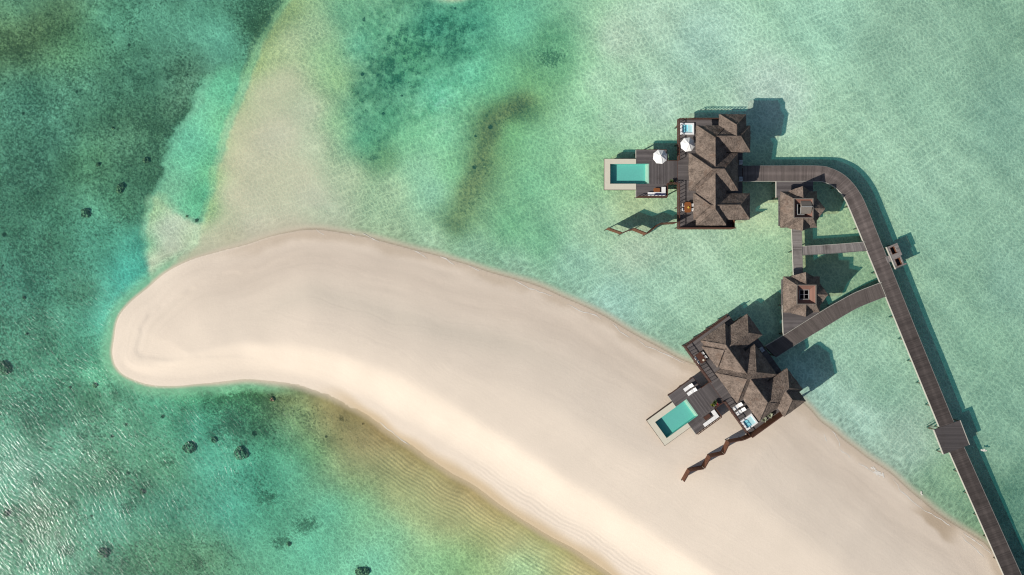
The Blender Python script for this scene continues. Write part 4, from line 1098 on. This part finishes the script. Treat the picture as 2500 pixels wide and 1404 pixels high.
# ------------------------------------------------------------------ open roofed huts
def hut(cx, cy, label, cover):
    ez, zr = 4.3, 6.35
    c = P(cx, cy, ez)
    F = Frame((c.x, c.y, 0), (1, 0, 0), (0, 1, 0))
    root = empty('bath_pavilion', (c.x, c.y, DZ), label, 'hut', 'thatched huts with an open roof')
    a, ri = 3.42, 1.78
    w = MB()
    for s in ((-2.5, 2.5, -2.5, -2.35), (-2.5, 2.5, 2.35, 2.5), (-2.5, -2.35, -2.345, 2.345), (2.35, 2.5, -2.345, 2.345)): w.box(F, *s, DZ - 0.05, ez + 0.4)
    w.build('wall', M['plaster'], root)
    f = MB(); f.box(F, -2.9, 2.9, -2.9, 2.9, DZ - 0.25, DZ - 0.06, 'n'); f.build('floor', M['deck'], root)
    r = MB()
    oc = [F.p(-a, -a, ez), F.p(a, -a, ez), F.p(a, a, ez), F.p(-a, a, ez)]
    ic = [F.p(-ri, -ri, zr), F.p(ri, -ri, zr), F.p(ri, ri, zr), F.p(-ri, ri, zr)]
    for i in range(4): r.slope(oc[i], oc[(i + 1) % 4], ic[i], ic[(i + 1) % 4])
    r.build('roof', M['thatch'], root, merge=0.002)
    # three prow gables
    for eu, en in (((1, 0, 0), (0, 1, 0)), ((0, -1, 0), (1, 0, 0)), ((-1, 0, 0), (0, -1, 0))):
        G = Frame((c.x, c.y, 0), eu, en)
        g = MB()
        rin, rout = G.p(0, ri - 0.02, zr - 0.03), G.p(0, a + 0.75, zr - 0.28)
        for sgn in (-1, 1):
            bc = G.p(sgn * 2.05, a + 0.05, ez + 0.02)
            inn = G.p(sgn * 0.25, ri, zr - 0.25)
            g.slope(bc, rout, inn, rin, 0.4, 0.04, 0.05)
        g.build('gable', M['thatch'], root, merge=0.002)
    # kerb and inward sloping boards down to the opening
    k = MB()
    for s in ((-ri - .06, ri + .06, -ri - .06, -ri + .08), (-ri - .06, ri + .06, ri - .08, ri + .06), (-ri - .06, -ri + .08, -ri + .081, ri - .081), (ri - .08, ri + .06, -ri + .081, ri - .081)): k.box(F, *s, zr - 0.15, zr + 0.07)
    k.build('roof_kerb', M['shingle'], root)
    ii, zi2 = 0.88, 5.35
    q = MB()
    tc = [F.p(-ri + .08, -ri + .08, zr - .1), F.p(ri - .08, -ri + .08, zr - .1), F.p(ri - .08, ri - .08, zr - .1), F.p(-ri + .08, ri - .08, zr - .1)]
    bc = [F.p(-ii, -ii, zi2), F.p(ii, -ii, zi2), F.p(ii, ii, zi2), F.p(-ii, ii, zi2)]
    for i in range(4): q.face([tc[i], tc[(i + 1) % 4], bc[(i + 1) % 4], bc[i]], [(0, 0), (0, 3.4), (1.4, 2.6), (1.4, .8)])
    q.build('inner_boarding', M['clay'], root, normals=False)
    fr = MB()
    for s in ((-ii - .05, ii + .05, -ii - .05, -ii + .07), (-ii - .05, ii + .05, ii - .07, ii + .05), (-ii - .05, -ii + .07, -ii + .071, ii - .071), (ii - .07, ii + .05, -ii + .071, ii - .071)): fr.box(F, *s, zi2 - 0.1, zi2 + 0.08)
    fr.build('opening_frame', M['dullframe'], root)
    b = MB(); b.box(F, -0.03, 0.03, -ii, ii, zi2 - 0.06, zi2 - 0.01); b.box(F, -ii, -0.031, -0.03, 0.03, zi2 - 0.06, zi2 - 0.012); b.box(F, 0.031, ii, -0.03, 0.03, zi2 - 0.06, zi2 - 0.012); b.build('glazing_bar', M['metal'], root)
    d = MB(); d.box(F, -ii - .3, ii + .3, -ii - .3, ii + .3, zi2 - 1.4, zi2 - 1.3); d.build('opening_shade', M['black'], root)  # black sheet standing in for the shaded hut interior
    if cover:
        zz = zi2 + 0.75
        g = MB()
        u0, u1, n0, n1 = -0.42, 1.5, -1.0, 1.35
        nm = 0.25
        g.face([F.p(u0, n0, zz), F.p(u1, n0, zz), F.p(u1, nm, zz + 0.6), F.p(u0, nm, zz + 0.6)], [(0, 0), (2, 0), (2, 1), (0, 1)])
        g.face([F.p(u0, nm, zz + 0.6), F.p(u1, nm, zz + 0.6), F.p(u1, n1, zz), F.p(u0, n1, zz)], [(0, 0), (2, 0), (2, 1), (0, 1)])
        g.face([F.p(u0, n0, zz - .1), F.p(u0, n1, zz - .1), F.p(u1, n1, zz - .1), F.p(u1, n0, zz - .1)])
        g.face([F.p(u0, n0, zz - .1), F.p(u0, n0, zz), F.p(u0, nm, zz + .6), F.p(u0, n1, zz), F.p(u0, n1, zz - .1)]); g.face([F.p(u1, n0, zz - .1), F.p(u1, n0, zz), F.p(u1, nm, zz + .6), F.p(u1, n1, zz), F.p(u1, n1, zz - .1)])
        g.build('sliding_cover', M['shingle'], root)
        g = MB(); g.box(F, u0 - .1, u1 + .03, nm - .07, nm + .07, zz + 0.585, zz + 0.65); g.box(F, u0 - .1, u0 - .002, n0, nm - .071, zz + .0, zz + .12); g.build('cover_trim', M['dullframe'], root)
        g = MB(); g.box(F, -1.0, 0.3, n0 - .22, n0 - .12, zz - .12, zz - .02); g.box(F, -1.0, -.92, n0 - .119, 0.75, zz - .12, zz - .02); g.build('cover_rail', M['dullframe'], root)
hut(1950.3, 511.5, 'upper thatched hut whose open roof is half covered by a small gabled lid', True)
hut(1957.5, 719.0, 'lower thatched hut with an uncovered square roof opening', False)

# ------------------------------------------------------------------ deck furniture
def parasol_proto():
    root = empty('parasol', (0, 0, 0), 'x', 'parasol', 'white octagonal parasols')
    zr, za, r = 2.15, 3.02, 1.40
    m = MB()
    ang = [R(22.5 + 45 * k) for k in range(8)]
    rim = [Vector((r * math.cos(a), r * math.sin(a), zr)) for a in ang]
    for k in range(8):
        a, b = rim[k], rim[(k + 1) % 8]
        ap = Vector((0, 0, za)); mid = (a + b) / 2 * 0.985; mid.z = zr + 0.03
        q = (a + ap) / 2; q2 = (b + ap) / 2; mc = (mid + ap) / 2 + Vector((0, 0, -0.045))
        m.face([a, mid, mc, q]); m.face([mid, b, q2, mc]); m.face([q, mc, ap]); m.face([mc, q2, ap])
        m.face([a, a - Vector((0, 0, .12)), mid - Vector((0, 0, .12)), mid]); m.face([mid, mid - Vector((0, 0, .12)), b - Vector((0, 0, .12)), b])
    m.build('canopy', M['white'], root)
    for k in range(8):
        x = MB(); x.tube([rim[k] * 0.97 + Vector((0, 0, 0.03)), Vector((0, 0, za - 0.06))], 0.018, 5); x.build('rib', M['teak'], root)
    p = MB(); p.tube([(0, 0, 0.06), (0, 0, za - 0.02)], 0.035, 8); p.build('pole', M['teak'], root)
    p = MB(); p.tube([(0, 0, za), (0, 0, za + 0.1)], 0.04, 8); p.build('finial', M['teak'], root)
    p = MB(); p.tube([(0, 0, 0.002), (0, 0, 0.09)], 0.38, 16); p.build('base', M['metal'], root)
    return root
par = parasol_proto()
def place(o, w, z, rz, label):
    o.location = (w.x, w.y, z); o.rotation_euler = (0, 0, rz); o['label'] = label
w = P(1679.5, 352.5, VZ + 2.3)
place(par, w, VZ, 0.12, 'white parasol beside the thatched roof, just under the hot tub')
w = P(1612, 382.5, VZ + 2.2)
place(copy_tree(par), w, VZ - 0.04, -0.1, 'white parasol on the pool deck beside the upper pool')

def lounger_proto():
    root = empty('sun_lounger', (0, 0, 0), 'x', 'sun lounger', 'white sunloungers on the lower villa decks')
    f = MB(); f.box(WF, -1.0, 1.0, -0.33, -0.27, 0.2, 0.28); f.box(WF, -1.0, 1.0, 0.27, 0.33, 0.2, 0.28)
    for u in (-0.98, -0.5, 0.0, 0.45, 0.92): f.box(WF, u, u + 0.06, -0.269, 0.269, 0.205, 0.27)
    f.build('frame', M['darkwood'], root)
    c = MB(); c.box(WF, -1.0, 0.32, -0.34, 0.34, 0.285, 0.39); c.build('seat_cushion', M['white'], root)
    b = MB()
    v = [(0.33, 0.30), (1.02, 0.62), (0.97, 0.73), (0.30, 0.40)]
    for s in (-0.34, 0.34): b.face([(u, s, z) for u, z in v])
    for i in range(4):
        (u0, z0), (u1, z1) = v[i], v[(i + 1) % 4]
        b.face([(u0, -0.34, z0), (u1, -0.34, z1), (u1, 0.34, z1), (u0, 0.34, z0)])
    b.build('backrest', M['white'], root)
    for u in (-0.9, 0.85):
        for s in (-0.3, 0.3):
            l = MB(); l.box(WF, u - 0.03, u + 0.03, s - 0.03, s + 0.03, 0.0, 0.2); l.build('leg', M['darkwood'], root)
    return root
lg = lounger_proto()
rz2 = math.atan2(0.587, 0.81)
first = True
for px, py, zz, lab in ((1680.5, 945.8, VZ - 0.04, 'upper of two white sunloungers beside the lower pool'), (1689, 956, VZ - 0.04, 'lower of two sunloungers by the lower pool, with a towel'),
                    (1800.5, 992, VZ, 'upper white sunlounger next to the lower hot tub, against the thatch'), (1808.5, 1003.8, VZ, 'white sunlounger right beside the lower hot tub, with a towel')):
    o = lg if first else copy_tree(lg)
    first = False
    place(o, P(px, py, zz + 0.35), zz + 0.003, rz2, lab)
def towel(px, py, z, label):
    w = P(px, py, z)
    m = MB()
    F = Frame((w.x, w.y, 0), (0.81, 0.587, 0), (0.587, -0.81, 0))
    N = 8
    g = [[F.p((i / N - .5) * 0.62, (j / N - .5) * 0.5, z + 0.06 * mnoise.noise(Vector((i * .7, j * .7, px))) + 0.05) for j in range(N + 1)] for i in range(N + 1)]
    for i in range(N):
        for j in range(N): m.face([g[i][j], g[i + 1][j], g[i + 1][j + 1], g[i][j + 1]])
    for i in range(N):
        for q0, q1 in ((g[i][0], g[i + 1][0]), (g[i][N], g[i + 1][N]), (g[0][i], g[0][i + 1]), (g[N][i], g[N][i + 1])):
            m.face([q0, q1, Vector((q1.x, q1.y, z)), Vector((q0.x, q0.y, z))])
    o = m.build('towel', M['white'], None, smooth=True)
    tag(o, label, 'towel', 'white towels on sunloungers')
towel(1689, 955, VZ + 0.37, 'rumpled white towel on a sunlounger beside the lower pool')
towel(1806, 1004, VZ + 0.40, 'rumpled white towel on the sunlounger next to the lower hot tub')

def sofa(F, mir, label):
    g = (lambda n: n) if not mir else (lambda n: 21.1 - n)
    def bx(m, u0, u1, n0, n1, z0, z1):
        a, b = g(n0), g(n1); m.box(F, u0, u1, min(a, b), max(a, b), z0, z1)
    z = VZ - 0.04
    root = empty('corner_sofa', F.p(-4, g(6.7), z), label, 'sofa', 'white corner sofas')
    m = MB(); bx(m, -5.85, -2.42, 6.22, 6.95, z + .003, z + 0.25); bx(m, -3.2, -2.42, 6.953, 7.95, z + .003, z + 0.25); m.build('base', M['darkwood'], root)
    for u in (-5.83, -4.95, -4.07, -3.19):
        m = MB(); bx(m, u, u + (0.86 if u < -3.5 else 0.75), 6.24, 6.93, z + 0.253, z + 0.43); m.build('seat_cushion', M['white'], root)
    m = MB(); bx(m, -3.18, -2.44, 6.96, 7.93, z + 0.253, z + 0.43); m.build('seat_cushion', M['white'], root)
    if not mir:
        for u in (-4.6, -4.1, -3.6, -3.1):
            m = MB()
            F_ = F
            bx(m, u, u + 0.44, 6.40, 6.62, z + 0.433, z + 0.62 + 0.05 * math.sin(u * 9)); m.build('cushion', M['navy'], root)
sofa(F1, False, 'white corner sofa with navy cushions on the upper pool deck')
sofa(F2, True, 'plain white corner sofa on the lower pool deck')

def octa(F, u, n, a, b, c):
    return [(u - a + c, n - b), (u + a - c, n - b), (u + a, n - b + c), (u + a, n + b - c), (u + a - c, n + b), (u - a + c, n + b), (u - a, n + b - c), (u - a, n - b + c)]
def table(F, u, n, a, b, c, z, h, name, label, cat, group, mat='teak'):
    root = empty(name, F.p(u, n, z), label, cat, group)
    m = MB(); m.prism(F, octa(F, u, n, a, b, c), z + h - 0.05, z + h, 'n'); m.build('table_top', M[mat], root)
    for su in (-1, 1):
        for sn in (-1, 1):
            l = MB(); l.box(F, u + su * (a - c * .8) - .04, u + su * (a - c * .8) + .04, n + sn * (b - c * .8) - .04, n + sn * (b - c * .8) + .04, z + .002, z + h - 0.052); l.build('leg', M[mat], root)
    return root
table(F1, 1.72, 4.0, 0.66, 1.0, 0.28, VZ, 0.74, 'dining_table', 'brown octagonal dining table with a yellow bowl on the upper villa deck', 'table', 'dining tables', 'teak')
table(F2, 1.25, 3.6, 0.62, 1.0, 0.15, VZ, 0.74, 'dining_table', 'reddish brown dining table on the lower villa deck', 'table', 'dining tables', 'rail')
table(F1, -4.12, 7.35, 0.62, 0.38, 0.16, VZ - 0.04, 0.38, 'coffee_table', 'low orange brown table in front of the sofa with navy cushions', 'table', 'low tables by the sofas')
table(F2, -4.35, 13.6, 0.66, 0.36, 0.08, VZ - 0.04, 0.38, 'coffee_table', 'low dark brown table in front of the plain white sofa', 'table', 'low tables by the sofas', 'rail')
def bowl(w, z, mat, label):
    m = MB()
    m.tube([(w.x, w.y, z + 0.002), (w.x, w.y, z + 0.03), (w.x, w.y, z + 0.12)], 0.10, 12, 0.2)
    root = m.build('bowl', M[mat], None)
    tag(root, label, 'bowl', 'bowls on the dining tables')
bowl(F1.p(1.8, 3.95, 0), VZ + 0.74, 'yellow', 'yellow bowl in the middle of the octagonal dining table')
bowl(F2.p(1.35, 4.2, 0), VZ + 0.74, 'stone', 'small pale bowl near one end of the reddish dining table')

def chair_proto():
    root = empty('dining_chair', (0, 0, 0), 'x', 'chair', 'white dining chairs')
    s = MB(); s.box(WF, -0.27, 0.27, -0.29, 0.29, 0.40, 0.48); s.build('seat', M['white'], root)
    b = MB(); b.box(WF, -0.33, -0.272, -0.29, 0.29, 0.42, 0.86); b.build('backrest', M['white'], root)
    for u in (-0.24, 0.24):
        for n in (-0.25, 0.25):
            l = MB(); l.box(WF, u - .025, u + .025, n - .025, n + .025, 0, 0.398); l.build('leg', M['darkwood'], root)
    return root
ch = chair_proto(); used = False
for F, tu, tn, hw, nm in ((F1, 1.72, 4.0, 0.66, 'upper'), (F2, 1.25, 3.6, 0.62, 'lower')):
    for su in (-1, 1):
        for dn in (-0.43, 0.43):
            o = copy_tree(ch) if used else ch
            used = True
            d = F.eu * (-su)
            side = 'railing side' if su < 0 else 'thatch side'
            end = 'nearer the pool' if dn > 0 else 'farther from the pool'
            q = F.p(tu + su * (hw + 0.06), tn + dn, VZ)
            place(o, q, VZ + 0.003, math.atan2(d.y, d.x), f'white chair at the {nm} villa dining table, {side}, {end}')

def ac_unit(F, u, n, label):
    root = empty('air_conditioner', F.p(u, n, VZ), label, 'air conditioner', 'air conditioner boxes on the villa decks')
    m = MB(); m.box(F, u - 0.32, u + 0.32, n - 0.42, n + 0.42, VZ + 0.06, VZ + 0.75); m.build('casing', M['boxwhite'], root)
    c = F.p(u, n, VZ + 0.752)
    g = MB(); g.tube([c, c + Vector((0, 0, 0.02))], 0.27, 16); g.build('fan_grille', M['metal'], root)
    for s in (-0.3, 0.3):
        l = MB(); l.box(F, u - 0.3, u + 0.3, n + s - .04, n + s + .04, VZ + .002, VZ + 0.058); l.build('foot', M['darkwood'], root)
ac_unit(F1, 11.85, 12.6, 'grey air conditioner box behind the upper villa, just above the jetty')
ac_unit(F1, 11.85, 9.4, 'grey air conditioner box behind the upper villa, at the foot of the jetty')
ac_unit(F2, 11.6, 9.2, 'grey air conditioner box behind the lower villa, beside the bent walkway')

def plant(w, z, r, h, leaf, label, pot=True, n=34):
    root = empty('potted_plant', (w.x, w.y, z), label, 'plant', 'plants in pots on the decks')
    rnd = random.Random(int(w.x * 100))
    if pot:
        m = MB(); m.tube([(w.x, w.y, z + .003), (w.x, w.y, z + 0.2), (w.x, w.y, z + 0.4)], 0.16, 12, 0.24); m.build('pot', M['terracotta'], root)
    f = MB()
    for i in range(n):
        a = rnd.uniform(0, 6.28); e = rnd.uniform(0.15, 1.3); L = r * rnd.uniform(0.7, 1.15)
        d = Vector((math.cos(a) * math.cos(e), math.sin(a) * math.cos(e), math.sin(e) * h / r))
        s = Vector((-math.sin(a), math.cos(a), 0)) * 0.09 * (r / 0.5)
        b = Vector((w.x, w.y, z + (0.38 if pot else 0.02)))
        mid = b + d * L * 0.55; tip = b + d * L + Vector((0, 0, -0.22 * L))
        f.face([b, mid + s, tip, mid - s])
    f.build('foliage', M[leaf], root, normals=False)
plant(P(1640, 444, VZ + .5), VZ - 0.04, 0.62, 0.6, 'leaf', 'dark green potted plant by the gap in the upper villa railing')
plant(P(1741, 989.6, VZ + .5), VZ - 0.04, 0.5, 0.45, 'limeleaf', 'lime green potted plant on the lower pool deck')
plant(P(1750.5, 986.3, VZ + .5), VZ - 0.04, 0.45, 0.45, 'redleaf', 'red leaved potted plant beside a lime green one')
plant(P(1746.5, 982, VZ + .6), VZ - 0.04, 0.55, 0.7, 'leaf', 'dark green potted plant behind the lime green and red ones')
plant(P(1866, 1023.5, VZ + .5), VZ, 0.8, 0.6, 'paleleaf', 'silvery potted plant by the lower villa boarded screen, nearer the hot tub', True, 44)
plant(P(1881, 1013.5, VZ + .5), VZ, 0.8, 0.6, 'paleleaf', 'silvery potted plant by the lower villa boarded screen, farther from the hot tub', True, 44)
